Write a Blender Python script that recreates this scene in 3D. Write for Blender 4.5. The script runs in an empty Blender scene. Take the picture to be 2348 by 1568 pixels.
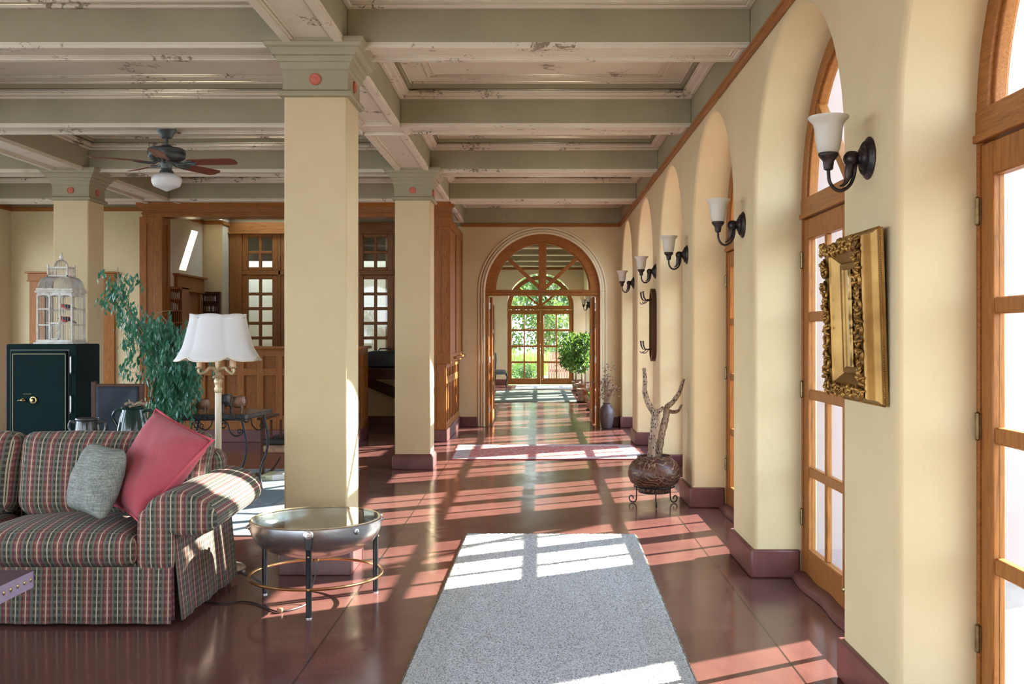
import bpy, bmesh, math, random
import numpy as np
from mathutils import Vector, Matrix
R = math.radians
PI = math.pi
random.seed(7)
SC = bpy.context.scene
COL = SC.collection

def at(px, py, d):
    return Vector(((px - 1233.5) * d / 2300, d, 1.5 - (py - 765) * d / 2300))

# ------------------------------------------------------------------ mesh builder
class MB:
    def __init__(s):
        s.v = []; s.f = []; s.uv = []
    def add(s, vs, fs, uvs=None):
        b = len(s.v)
        s.v += [tuple(v) for v in vs]
        for i, f in enumerate(fs):
            s.f.append(tuple(b + k for k in f))
            s.uv.append(uvs[i] if uvs else None)
        return s
    def box(s, x0, x1, y0, y1, z0, z1, M=None):
        vs = [Vector((x, y, z)) for z in (z0, z1) for y in (y0, y1) for x in (x0, x1)]
        if M: vs = [M @ v for v in vs]
        return s.add(vs, [(0, 2, 3, 1), (4, 5, 7, 6), (0, 1, 5, 4), (2, 6, 7, 3), (0, 4, 6, 2), (1, 3, 7, 5)])
    def ring(s, x0, x1, y0, y1, w, z0, z1):
        s.box(x0, x1, y0, y0 + w, z0, z1); s.box(x0, x1, y1 - w, y1, z0, z1)
        s.box(x0, x0 + w, y0 + w, y1 - w, z0, z1); s.box(x1 - w, x1, y0 + w, y1 - w, z0, z1)
        return s
    def bar(s, a, b, w, t, up=(0, 0, 1)):
        a = Vector(a); b = Vector(b); d = (b - a); L = d.length; d.normalize()
        u = Vector(up); x = d.cross(u)
        if x.length < 1e-5: x = d.cross(Vector((1, 0, 0)))
        x.normalize(); z = x.cross(d)
        M = Matrix((x, d, z)).transposed().to_4x4(); M.translation = a
        return s.box(-w / 2, w / 2, 0, L, -t / 2, t / 2, M)
    def tube(s, pts, r, n=8, closed=False, cap=True):
        P = [Vector(p) for p in pts]; m = len(P)
        rs = r if isinstance(r, (list, tuple)) else [r] * m
        T = []
        for i in range(m):
            a = P[(i - 1) % m] if (closed or i > 0) else P[0]
            b = P[(i + 1) % m] if (closed or i < m - 1) else P[-1]
            t = b - a
            T.append(t.normalized() if t.length > 1e-9 else Vector((0, 0, 1)))
        u = T[0].orthogonal().normalized()
        vs = []
        for i in range(m):
            u = (u - T[i] * u.dot(T[i]))
            u = u.normalized() if u.length > 1e-6 else T[i].orthogonal().normalized()
            w = T[i].cross(u)
            for k in range(n):
                a = 2 * PI * k / n
                vs.append(P[i] + (u * math.cos(a) + w * math.sin(a)) * rs[i])
        fs = []
        for i in range(m if closed else m - 1):
            j = (i + 1) % m
            for k in range(n):
                l = (k + 1) % n
                fs.append((i * n + k, i * n + l, j * n + l, j * n + k))
        if cap and not closed:
            fs.append(tuple(range(n))[::-1]); fs.append(tuple((m - 1) * n + k for k in range(n)))
        return s.add(vs, fs)
    def arc(s, cx, cz, ra, rb, ya, yb, n=36, a0=0, a1=PI):
        vs = []
        for i in range(n + 1):
            a = a0 + (a1 - a0) * i / n; c, q = math.cos(a), math.sin(a)
            vs += [(cx + ra * c, ya, cz + ra * q), (cx + rb * c, ya, cz + rb * q), (cx + rb * c, yb, cz + rb * q), (cx + ra * c, yb, cz + ra * q)]
        fs = [(0, 1, 2, 3), (4 * n, 4 * n + 3, 4 * n + 2, 4 * n + 1)]
        for i in range(n):
            for k in range(4):
                l = (k + 1) % 4; fs.append((4 * i + k, 4 * i + 4 + k, 4 * i + 4 + l, 4 * i + l))
        return s.add(vs, fs)
    def lathe(s, prof, n=24, M=None, rx=1, ry=1, flute=None, a0=0, a1=2 * PI):
        full = abs(a1 - a0 - 2 * PI) < 1e-6
        cols = n if full else n + 1
        vs = []; m = len(prof)
        for (r, z) in prof:
            for k in range(cols):
                a = a0 + (a1 - a0) * k / n
                q = r * (flute(a, z) if flute else 1)
                v = Vector((q * rx * math.cos(a), q * ry * math.sin(a), z))
                vs.append(M @ v if M else v)
        fs = []
        for i in range(m - 1):
            for k in range(n):
                l = (k + 1) % cols
                fs.append((i * cols + k, i * cols + l, (i + 1) * cols + l, (i + 1) * cols + k))
        if full:
            if prof[0][0] > 1e-6: fs.append(tuple(range(n))[::-1])
            if prof[-1][0] > 1e-6: fs.append(tuple((m - 1) * n + k for k in range(n)))
        return s.add(vs, fs)
    def prism(s, poly, axis, a, b, M=None):
        def P(p, c):
            v = {'x': (c, p[0], p[1]), 'y': (p[0], c, p[1]), 'z': (p[0], p[1], c)}[axis]
            return M @ Vector(v) if M else v
        n = len(poly)
        vs = [P(p, a) for p in poly] + [P(p, b) for p in poly]
        fs = [tuple(range(n)), tuple(range(2 * n - 1, n - 1, -1))]
        for i in range(n):
            j = (i + 1) % n
            fs.append((i, j, n + j, n + i))
        return s.add(vs, fs)
    def ell(s, c, r, n=10, m=7, M=None):
        c = Vector(c)
        prof = [(math.sin(PI * i / m), -math.cos(PI * i / m)) for i in range(m + 1)]
        T = Matrix.Translation(c) @ (M.to_4x4() if M else Matrix.Identity(4)) @ Matrix.Diagonal((r[0], r[1], r[2], 1))
        return s.lathe(prof, n, T)
    def rbox(s, x0, x1, y0, y1, z0, z1, r, n=8, crown=(0, 0, 0), M=None, uvs=None, wob=0):
        """soft rounded box, crown = bulge in x,y,z"""
        c = Vector(((x0 + x1) / 2, (y0 + y1) / 2, (z0 + z1) / 2)); h = Vector(((x1 - x0) / 2, (y1 - y0) / 2, (z1 - z0) / 2))
        rr = [min(r, h[i] * .98) for i in range(3)]
        for ax in range(3):
            for sg in (-1, 1):
                a1, a2 = [(1, 2), (2, 0), (0, 1)][ax]
                vs = []; uv = []
                for i in range(n + 1):
                    for j in range(n + 1):
                        q = [0, 0, 0]; q[ax] = sg
                        q[a1] = math.sin((2 * i / n - 1) * PI / 2) * .5 + (2 * i / n - 1) * .5
                        q[a2] = math.sin((2 * j / n - 1) * PI / 2) * .5 + (2 * j / n - 1) * .5
                        p = Vector([q[k] * h[k] for k in range(3)])
                        inn = Vector([max(-(h[k] - rr[k]), min(h[k] - rr[k], p[k])) for k in range(3)])
                        d = Vector([(p[k] - inn[k]) / rr[k] for k in range(3)])
                        if d.length > 1e-6: d.normalize()
                        o = inn + Vector([d[k] * rr[k] for k in range(3)])
                        f = [max(0, 1 - q[k] * q[k]) for k in range(3)]
                        o.x += crown[0] * q[0] * f[1] * f[2]; o.y += crown[1] * q[1] * f[0] * f[2]; o.z += crown[2] * q[2] * f[0] * f[1]
                        w = o + c
                        if wob:
                            w.z += wob * math.sin(w.x * 13 + w.y * 9) * math.sin(w.y * 17 + w.x * 4)
                        U = (w.y, w.z) if ax == 0 else ((w.x, w.z) if ax == 1 else (w.x, w.y))
                        uv.append(U)
                        vs.append(M @ w if M else w)
                fs = []; fu = []
                for i in range(n):
                    for j in range(n):
                        q4 = (i * (n + 1) + j, (i + 1) * (n + 1) + j, (i + 1) * (n + 1) + j + 1, i * (n + 1) + j + 1)
                        if sg < 0: q4 = q4[::-1]
                        fs.append(q4); fu.append([uv[k] for k in q4])
                s.add(vs, fs, fu)
        return s
    def build(s, name, m=None, parent=None, smooth=35, bevel=0, recalc=True, merge=False, seg=2):
        me = bpy.data.meshes.new(name)
        me.from_pydata(s.v, [], s.f)
        if any(u is not None for u in s.uv):
            L = me.uv_layers.new(name='UVMap'); k = 0
            for f, u in zip(s.f, s.uv):
                for i in range(len(f)):
                    L.data[k].uv = u[i] if u else (0, 0); k += 1
        if recalc or merge:
            bm = bmesh.new(); bm.from_mesh(me)
            if merge: bmesh.ops.remove_doubles(bm, verts=bm.verts, dist=1e-4)
            if recalc: bmesh.ops.recalc_face_normals(bm, faces=bm.faces)
            bm.to_mesh(me); bm.free()
        if smooth:
            me.polygons.foreach_set('use_smooth', [True] * len(me.polygons))
            if smooth < 179: me.set_sharp_from_angle(angle=R(smooth))
        o = bpy.data.objects.new(name, me)
        COL.objects.link(o)
        if m:
            for q in (m if isinstance(m, (list, tuple)) else [m]): me.materials.append(q)
        if parent: o.parent = parent
        if bevel:
            b = o.modifiers.new('Bevel', 'BEVEL'); b.width = bevel; b.segments = seg; b.limit_method = 'ANGLE'; b.angle_limit = R(40)
            b.harden_normals = False
        return o

def thing(name, label, cat, loc=(0, 0, 0), rz=0, group=None):
    o = bpy.data.objects.new(name, None); COL.objects.link(o)
    o.empty_display_size = .1
    o.location = loc; o.rotation_euler = (0, 0, rz)
    return tag(o, label, cat, group)
def tag(o, label, cat, group=None):
    o['label'] = label; o['category'] = cat
    if group: o['group'] = group
    return o
def struct(o, label=None, cat=None):
    o['kind'] = 'structure'
    if label: o['label'] = label
    if cat: o['category'] = cat
    return o
def sroot(name, label, cat, loc=(0, 0, 0), rz=0):
    return struct(thing(name, label, cat, loc, rz))
def dup(root, loc=None, rz=None, label=None, scale=None):
    r = root.copy(); COL.objects.link(r)
    if loc is not None: r.location = loc
    if rz is not None: r.rotation_euler = (0, 0, rz)
    if scale: r.scale = scale
    if label: r['label'] = label
    for ch in list(root.children):
        c = ch.copy(); COL.objects.link(c); c.parent = r
        for g in list(ch.children):
            d = g.copy(); COL.objects.link(d); d.parent = c
    return r

# ------------------------------------------------------------------ materials
MATS = {}
class NT:
    def __init__(s, name):
        s.m = bpy.data.materials.new(name); s.m.use_nodes = True
        s.t = s.m.node_tree; s.b = s.t.nodes['Principled BSDF']; s.out = s.t.nodes['Material Output']
        MATS[name] = s.m
    def n(s, typ, **kw):
        o = s.t.nodes.new('ShaderNode' + typ)
        for k, v in kw.items(): setattr(o, k, v)
        return o
    def l(s, a, b): s.t.links.new(a, b)
    def coords(s, scale=(1, 1, 1), kind='Object'):
        c = s.n('TexCoord'); mp = s.n('Mapping'); mp.inputs['Scale'].default_value = scale
        s.l(c.outputs[kind], mp.inputs['Vector']); return mp.outputs['Vector']
    def noise(s, vec, scale, detail=4, rough=.55, dist=0):
        o = s.n('TexNoise'); o.inputs['Scale'].default_value = scale; o.inputs['Detail'].default_value = detail
        o.inputs['Roughness'].default_value = rough; o.inputs['Distortion'].default_value = dist
        s.l(vec, o.inputs['Vector']); return o.outputs['Fac']
    def ramp(s, fac, stops, interp='LINEAR'):
        o = s.n('ValToRGB'); o.color_ramp.interpolation = interp
        e = o.color_ramp.elements
        while len(e) > 1: e.remove(e[-1])
        e[0].position = stops[0][0]; e[0].color = (*stops[0][1], 1)
        for p, c in stops[1:]:
            k = e.new(p); k.color = (*c, 1)
        s.l(fac, o.inputs['Fac']); return o.outputs['Color']
    def mix(s, fac, a, b):
        o = s.n('Mix', data_type='RGBA')
        for sock, v in ((o.inputs[0], fac), (o.inputs[6], a), (o.inputs[7], b)):
            if isinstance(v, (int, float)): sock.default_value = v
            elif isinstance(v, tuple): sock.default_value = (*v, 1)
            else: s.l(v, sock)
        return o.outputs[2]
    def math(s, op, a, b=None, c=None):
        o = s.n('Math', operation=op)
        for i, v in enumerate((a, b, c)):
            if v is None: continue
            if isinstance(v, (int, float)): o.inputs[i].default_value = v
            else: s.l(v, o.inputs[i])
        return o.outputs[0]
    def bump(s, h, strength=.3, dist=.01, prev=None):
        o = s.n('Bump'); o.inputs['Strength'].default_value = strength; o.inputs['Distance'].default_value = dist
        s.l(h, o.inputs['Height'])
        if prev is not None: s.l(prev, o.inputs['Normal'])
        s.l(o.outputs['Normal'], s.b.inputs['Normal']); return o.outputs['Normal']
    def set(s, col=None, rough=None, metal=None, **kw):
        if col is not None:
            if isinstance(col, tuple): s.b.inputs['Base Color'].default_value = (*col, 1)
            else: s.l(col, s.b.inputs['Base Color'])
        if rough is not None:
            if isinstance(rough, (int, float)): s.b.inputs['Roughness'].default_value = rough
            else: s.l(rough, s.b.inputs['Roughness'])
        if metal is not None: s.b.inputs['Metallic'].default_value = metal
        for k, v in kw.items(): s.b.inputs[k.replace('_', ' ')].default_value = v
        return s.m

def mat(name, c1, c2=None, scale=6, rough=.5, metal=0, bump=0, bscale=60, stretch=(1, 1, 1), lo=.35, hi=.65, bdist=.005, **kw):
    t = NT(name); v = t.coords(stretch)
    if c2:
        col = t.ramp(t.noise(v, scale, 5), [(lo, c1), (hi, c2)])
    else: col = c1
    if bump: t.bump(t.noise(v, bscale, 4), bump, bdist)
    return t.set(col, rough, metal, **kw)

def oak(name, axis, dark, mid, light, rough=.38):
    t = NT(name)
    sc = {'z': (16, 16, 1.1), 'x': (1.1, 16, 16), 'y': (16, 1.1, 16)}[axis]
    v = t.coords(sc)
    f1 = t.noise(v, 1.0, 3, .5, 2.2)
    rings = t.math('PINGPONG', t.math('MULTIPLY', f1, 7.0), .5)
    f2 = t.noise(v, 6, 4, .6)
    col = t.mix(t.math('MULTIPLY', rings, 1.1), dark, mid)
    col = t.mix(t.math('MULTIPLY', f2, .75), col, light)
    t.bump(f2, .08, .003)
    return t.set(col, rough, Specular_IOR_Level=.18)
W_D, W_M, W_L = (.075, .022, .005), (.32, .112, .024), (.48, .195, .05)
OAKZ = oak('oak_upright_grain', 'z', W_D, W_M, W_L)
OAKX = oak('oak_crosswise_grain', 'x', W_D, W_M, W_L)
OAKY = oak('oak_lengthwise_grain', 'y', W_D, W_M, W_L)
DK_D, DK_M, DK_L = (.03, .012, .006), (.075, .03, .014), (.13, .055, .025)
DARKWOOD = oak('dark_walnut', 'z', DK_D, DK_M, DK_L, .42)

def plaster(name, c1, c2, bump=.35):
    t = NT(name); v = t.coords()
    big = t.noise(v, 1.3, 4, .6)
    col = t.ramp(big, [(.3, c1), (.7, c2)])
    g = t.noise(v, 95, 3, .6); trowel = t.noise(t.coords((1, 1, .6)), 14, 3, .6, .8)
    b1 = t.bump(g, bump * .55, .006)
    t.bump(trowel, bump * .5, .012, b1)
    return t.set(col, .85)
PLASTER = plaster('cream_plaster', (.53, .425, .24), (.60, .49, .295))
PLASTER2 = plaster('reveal_plaster', (.60, .515, .34), (.66, .58, .405))
def peeling(name, c1, c2, flake, thr=.66):
    t = NT(name); v = t.coords()
    col = t.ramp(t.noise(v, 1.7, 4, .6), [(.3, c1), (.7, c2)])
    m1 = t.noise(t.coords((1, 1, 2)), 2.3, 2, .5); m2 = t.noise(v, 16, 8, .7, 1.2)
    mask = t.math('MULTIPLY', m1, m2)
    mk = t.ramp(mask, [(thr * .55, (0, 0, 0)), (thr * .59, (1, 1, 1))])
    col = t.mix(mk, col, flake)
    b1 = t.bump(mk, .35, .004)
    t.bump(t.noise(v, 40, 4, .6), .18, .004, b1)
    return t.set(col, .62)
SAGE = peeling('sage_paint', (.26, .232, .142), (.325, .293, .185), (.33, .29, .20), .69)
CREAM = peeling('cream_paint_flaking', (.58, .515, .40), (.67, .605, .48), (.24, .185, .125), .625)
MAROON = mat('maroon_base_paint', (.095, .028, .026), (.145, .05, .043), 4, .42, bump=.15, bscale=25)

def floor_mat():
    t = NT('polished_maroon_concrete'); v = t.coords()
    c = t.ramp(t.noise(v, 1.1, 6, .65, .6), [(.3, (.090, .036, .031)), (.52, (.155, .060, .050)), (.75, (.20, .092, .07))])
    st = t.noise(t.coords((1, .35, 1)), 5, 6, .7, 1.5)
    c = t.mix(t.math('MULTIPLY', st, .45), c, (.065, .032, .027))
    sep = t.n('SeparateXYZ'); t.l(t.n('TexCoord').outputs['Object'], sep.inputs[0])
    dx = t.math('PINGPONG', t.math('SUBTRACT', sep.outputs['X'], 1.15 - 22), 1.1)
    dy = t.math('PINGPONG', t.math('SUBTRACT', sep.outputs['Y'], 6.5 - 48.4), 2.42)
    jl = t.math('MAXIMUM', t.math('LESS_THAN', dx, .005), t.math('LESS_THAN', dy, .004))
    c = t.mix(jl, c, (.03, .016, .014))
    r = t.ramp(t.noise(v, 2.2, 5, .7, 1), [(.3, (.09,) * 3), (.7, (.24,) * 3)])
    t.bump(t.noise(t.coords((1, .6, 1)), 4.5, 3, .5, .5), .05, .02)
    return t.set(c, r, Specular_IOR_Level=.42)
FLOOR = floor_mat()

def glass_mat():
    t = NT('window_glass')
    tr = t.n('BsdfTransparent'); gl = t.n('BsdfGlossy'); gl.inputs['Roughness'].default_value = .03
    lw = t.n('LayerWeight'); lw.inputs['Blend'].default_value = .5
    fr = t.math('ADD', t.math('MULTIPLY', t.math('POWER', lw.outputs['Facing'], 5), .55), .03)
    mx = t.n('MixShader'); t.l(fr, mx.inputs[0]); t.l(tr.outputs[0], mx.inputs[1]); t.l(gl.outputs[0], mx.inputs[2])
    tr.inputs['Color'].default_value = (.95, .96, .95, 1)
    t.l(mx.outputs[0], t.out.inputs['Surface']); return t.m
GLASS = glass_mat()
def translucent(name, c, tw, rough=.4, spec=.5):
    t = NT(name); t.set(c, rough)
    tl = t.n('BsdfTranslucent'); tl.inputs['Color'].default_value = (*tw, 1)
    mx = t.n('MixShader'); mx.inputs[0].default_value = .35
    t.l(t.b.outputs[0], mx.inputs[1]); t.l(tl.outputs[0], mx.inputs[2]); t.l(mx.outputs[0], t.out.inputs['Surface'])
    return t.m
FIG = translucent('weeping_fig_leaf', (.06, .22, .15), (.07, .24, .09), .22)
FIG2 = translucent('ficus_leaf', (.035, .11, .03), (.20, .38, .05), .25)
SHADE = translucent('white_fabric_shade', (.86, .88, .90), (.8, .76, .68), .8)
FROST = translucent('frosted_glass', (.72, .70, .62), (.7, .65, .5), .35)
OPAL = translucent('opal_glass', (.82, .84, .82), (.8, .82, .8), .12)
BRONZE = mat('dark_bronze', (.018, .016, .018), (.06, .045, .04), 25, .42, .7, bump=.2, bscale=40)
IRON = mat('black_wrought_iron', (.012, .013, .015), (.03, .032, .035), 30, .45, .6)
PEWTER = mat('fan_grey_metal', (.055, .065, .065), (.085, .10, .10), 20, .45, .5)
STEEL = mat('worn_steel', (.46, .46, .46), (.66, .66, .66), 3, .27, .95, bump=.05, bscale=80)
BRASS = mat('brass', (.40, .28, .12), (.52, .38, .18), 8, .32, 1)
HINGE = mat('aged_hinge_brass', (.15, .10, .05), (.26, .19, .09), 30, .42, .9)
COPPER = mat('copper_tube', (.62, .33, .15), (.75, .48, .22), 8, .25, 1)
GOLD = mat('old_gilding', (.10, .045, .012), (.36, .20, .05), 9, .42, .8, bump=.25, bscale=70, lo=.3, hi=.6)
GOLD2 = mat('smooth_gilding', (.20, .105, .028), (.34, .20, .06), 5, .42, .8)
BLACK = mat('black_paint', (.008, .008, .009), rough=.35)
def mirror_mat():
    t = NT('mirror_silver'); return t.set((.86, .88, .87), .02, 1)
MIRROR = mirror_mat()
SAFE = mat('dark_green_enamel', (.002, .012, .012), (.003, .017, .016), 3, .5, 0, Specular_IOR_Level=.06)
WHITEWASH = mat('whitewashed_wood', (.50, .46, .38), (.74, .74, .70), 14, .65, bump=.2, bscale=60)
NAVY = mat('navy_cloth', (.006, .013, .022), (.012, .024, .036), 5, .7, bump=.2, bscale=12)
TERRA = mat('terracotta_mottled', (.30, .12, .06), (.36, .33, .29), 11, .75, bump=.2, bscale=30, lo=.42, hi=.58)
GLAZE_D = mat('dark_green_glaze', (.010, .030, .026), (.03, .07, .06), 5, .12)
GLAZE_B = mat('dark_brown_glaze', (.03, .032, .034), (.10, .10, .095), 8, .15)
CLAY_B = mat('fired_brown_clay', (.10, .055, .035), (.42, .22, .12), 9, .45, bump=.2, bscale=40)
CLAY_G = mat('smoked_grey_clay', (.035, .035, .04), (.14, .13, .13), 9, .4, bump=.2, bscale=40)
VASE = mat('brown_grey_stoneware', (.055, .035, .035), (.11, .085, .085), 6, .38, stretch=(1, 1, .4))
DRY = mat('dried_stalk', (.20, .12, .075), (.36, .25, .16), 14, .8)
DRYHEAD = mat('dried_seed_head', (.09, .045, .03), (.30, .19, .15), 30, .8)
STONE = mat('black_stone', (.018, .02, .02), (.055, .055, .05), 40, .18)
LEATHER = mat('purple_brown_leather', (.075, .038, .05), (.10, .055, .07), 20, .45, bump=.12, bscale=120)
LEATHER2 = mat('mauve_leather_edge', (.30, .22, .30), (.34, .26, .34), 20, .5)
REDFIG = mat('terracotta_red_paint', (.42, .09, .055), (.52, .14, .085), 12, .5)
FANBLADE = oak('fan_blade_wood', 'x', (.10, .03, .018), (.20, .065, .04), (.30, .11, .07), .35)
PAPER = mat('white_paper', (.62, .63, .62), (.74, .74, .72), 30, .8)
BOX_Y = mat('pale_yellow_card', (.58, .55, .32), (.64, .61, .40), 20, .7)
BOX_W = mat('white_card', (.74, .73, .68), (.8, .79, .74), 20, .7)
INK = mat('blue_green_ink', (.03, .09, .13), rough=.7)
CANDLE = mat('candle_sleeve', (.66, .42, .24), (.74, .52, .33), 12, .5)
IVORY = mat('ivory_lacquer', (.62, .55, .40), (.70, .64, .50), 9, .35)
BRANCH = mat('pale_bark', (.24, .17, .11), (.36, .28, .19), 25, .8)
SOIL = mat('soil', (.03, .02, .014), (.06, .04, .025), 40, .95)
WIRE = mat('grey_cage_wire', (.33, .31, .27), (.48, .47, .44), 14, .6)
ANTIQ = mat('antique_ivory_brass', (.36, .25, .12), (.58, .47, .30), 22, .4, .45)
PATIO = mat('pale_paving', (.24, .20, .17), (.28, .24, .20), 2, .85)
PINKWALL = mat('pink_stucco', (.30, .235, .22), (.33, .265, .25), 2, .9)
LAWN = mat('lawn_green', (.10, .20, .03), (.22, .34, .06), 8, .9)
GRASSB = translucent('sunlit_grass', (.10, .16, .025), (.22, .32, .05), .6)
TREELEAF = translucent('garden_leaf', (.055, .10, .02), (.16, .24, .05), .6)
TREELEAF2 = translucent('garden_leaf_deep', (.025, .06, .015), (.09, .17, .03), .6)
BARK = mat('grey_bark', (.10, .08, .065), (.17, .14, .11), 20, .9)
BRICKRED = mat('brick_red_boards', (.30, .11, .08), (.38, .16, .11), 4, .8)
# ------------------------------------------------------------------ fabrics
def plaid():
    t = NT('plaid_weave')
    uv = t.n('UVMap'); sep = t.n('SeparateXYZ'); t.l(uv.outputs[0], sep.inputs[0])
    wob = t.noise(t.coords((1, 1, 1)), 30, 2)
    u = t.math('ADD', sep.outputs['X'], t.math('MULTIPLY', wob, .004))
    ph = t.math('FRACT', t.math('MULTIPLY', u, 1 / .104)); pv = t.math('FRACT', t.math('MULTIPLY', sep.outputs['Y'], 1 / .034))
    cr, bl, gr, ol, ma, ro = (.46, .39, .25), (.014, .017, .015), (.075, .105, .07), (.12, .105, .065), (.075, .012, .018), (.125, .028, .03)
    A = [(0, cr), (.03, bl), (.17, gr), (.215, ol), (.28, ma), (.36, ro), (.465, cr), (.53, ro), (.64, ma), (.72, ol), (.785, gr), (.83, bl), (.97, cr)]
    g2, l2, m2, r2 = (.10, .095, .072), (.17, .14, .09), (.145, .036, .038), (.25, .088, .075)
    B = [(0, cr), (.03, g2), (.17, gr), (.215, l2), (.28, m2), (.36, r2), (.465, cr), (.53, r2), (.64, m2), (.72, l2), (.785, gr), (.83, g2), (.97, cr)]
    a = t.ramp(ph, A, 'CONSTANT'); b = t.ramp(ph, B, 'CONSTANT')
    c = t.mix(t.math('GREATER_THAN', pv, .58), a, b)
    th = t.noise(t.coords((60, 60, 300)), 1, 2)
    c = t.mix(t.math('MULTIPLY', th, .35), c, (.12, .09, .065))
    t.bump(th, .15, .002)
    return t.set(c, .88, Sheen_Weight=.05)
PLAID = plaid()
def quilt():
    t = NT('quilted_rose_cotton'); uv = t.n('UVMap'); sep = t.n('SeparateXYZ'); t.l(uv.outputs[0], sep.inputs[0])
    s1 = t.math('SINE', t.math('MULTIPLY', t.math('ADD', sep.outputs['X'], sep.outputs['Y']), 2 * PI / .021))
    s2 = t.math('SINE', t.math('MULTIPLY', t.math('SUBTRACT', sep.outputs['X'], sep.outputs['Y']), 2 * PI / .021))
    h = t.math('MULTIPLY', t.math('ABSOLUTE', s1), t.math('ABSOLUTE', s2))
    n = t.noise(t.coords(), 3, 3)
    c = t.ramp(n, [(.3, (.47, .060, .085)), (.7, (.54, .09, .115))])
    c = t.mix(t.math('MULTIPLY', h, .18), t.mix(.25, c, (.2, .02, .04)), c)
    t.bump(h, .45, .006)
    return t.set(c, .75, Sheen_Weight=.15)
QUILT = quilt()
ROSE = mat('rose_cotton', (.50, .07, .10), (.56, .10, .125), 6, .8)
def linen():
    t = NT('sage_grey_linen'); v = t.coords((14, 14, 190)); w = t.coords((190, 190, 14))
    a = t.noise(v, 1, 3); b = t.noise(w, 1, 3)
    f = t.math('ADD', t.math('MULTIPLY', a, .5), t.math('MULTIPLY', b, .5))
    c = t.ramp(f, [(.36, (.085, .105, .092)), (.5, (.19, .205, .18)), (.64, (.32, .33, .28))])
    t.bump(f, .3, .002)
    return t.set(c, .85)
LINEN = linen()
def shag():
    t = NT('grey_shag_pile'); v = t.coords()
    sep = t.n('SeparateXYZ'); t.l(t.n('TexCoord').outputs['Object'], sep.inputs[0])
    ed = t.math('MINIMUM', t.math('SUBTRACT', .635, t.math('ABSOLUTE', sep.outputs['X'])), t.math('SUBTRACT', 1.95, t.math('ABSOLUTE', sep.outputs['Y'])))
    inner = t.ramp(ed, [(.17, (0, 0, 0)), (.18, (1, 1, 1))])
    base = t.mix(inner, (.48, .475, .44), (.54, .53, .54))
    n = t.noise(v, 120, 2, .7); n2 = t.noise(v, 75, 3, .6)
    c = t.mix(t.ramp(n, [(.40, (0, 0, 0)), (.52, (1, 1, 1))]), (.12, .11, .10), base)
    c = t.mix(t.math('MULTIPLY', n2, .5), c, (.66, .66, .65))
    b = t.bump(n2, .8, .012)
    t.bump(n, .8, .008, b)
    return t.set(c, .95)
SHAG = shag()
def rugmat(name, hx, hy, stops, field, fieldb, scale=7, thr=.5):
    t = NT(name); v = t.coords()
    sep = t.n('SeparateXYZ'); t.l(t.n('TexCoord').outputs['Object'], sep.inputs[0])
    ed = t.math('MINIMUM', t.math('SUBTRACT', hx, t.math('ABSOLUTE', sep.outputs['X'])), t.math('SUBTRACT', hy, t.math('ABSOLUTE', sep.outputs['Y'])))
    vo = t.n('TexVoronoi'); vo.inputs['Scale'].default_value = scale; t.l(v, vo.inputs['Vector'])
    nz = t.noise(v, scale * 2.5, 3, .7, 1)
    f = t.mix(t.ramp(t.math('MULTIPLY', t.math('ADD', vo.outputs['Distance'], nz), .6), [(thr - .02, (0, 0, 0)), (thr + .02, (1, 1, 1))]), field, fieldb)
    bd = t.ramp(ed, stops, 'CONSTANT')
    c = t.mix(t.math('GREATER_THAN', ed, stops[-1][0]), t.mix(t.math('MULTIPLY', nz, .55), bd, fieldb), f)
    t.bump(t.noise(v, 220, 2), .3, .003)
    return t.set(c, .92)

# ------------------------------------------------------------------ room constants
XW = 1.33; XD = 1.62          # right wall inner face, door plane
ZB = 3.32; ZC = 3.66          # beam underside, coffer
ZT0, ZT1 = 3.222, 3.277       # picture-rail trim
YF = 16.2                     # wall with archway
YE = 29.2                     # end wall of the far hall
PIERS = [(-1.13, -.50), (1.30, 1.95), (3.71, 4.37), (6.17, 6.83), (8.65, 9.24), (11.02, 11.62), (13.5, 14.12), (16.0, 16.2)]
FPIERS = [(18.55, 19.2), (20.85, 21.5), (23.1, 23.75), (25.35, 26.0), (27.6, 28.2)]
SPRING = 2.29

def comb_outline(y0, y1, openings, z1, spring=SPRING, nseg=20):
    """outline of a wall with floor-reaching arched openings"""
    P = [(y0, z1), (y0, 0)]
    for a, b in openings:
        r = (b - a) / 2; c = (a + b) / 2
        if a - y0 > 1e-6: P.append((a, 0))
        else: P.pop()
        for i in range(nseg + 1):
            t = PI - PI * i / nseg
            P.append((c + r * math.cos(t), spring + min(r, 3.19 - spring) * math.sin(t)))
        if y1 - b > 1e-6: P.append((b, 0))
    if y1 - openings[-1][1] > 1e-6: P.append((y1, 0))
    P.append((y1, z1))
    return P
def gaps(piers, y0, y1):
    e = [y0] + [q for p in piers for q in p] + [y1]
    return [(e[i], e[i + 1]) for i in range(0, len(e), 2) if e[i + 1] - e[i] > .3]

# ---- floors
struct(MB().box(-7.8, XD + .14, -3.5, 29.45, -.12, 0).build('floor', FLOOR, smooth=0), 'polished maroon concrete floor with scored joints', 'floor')
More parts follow.
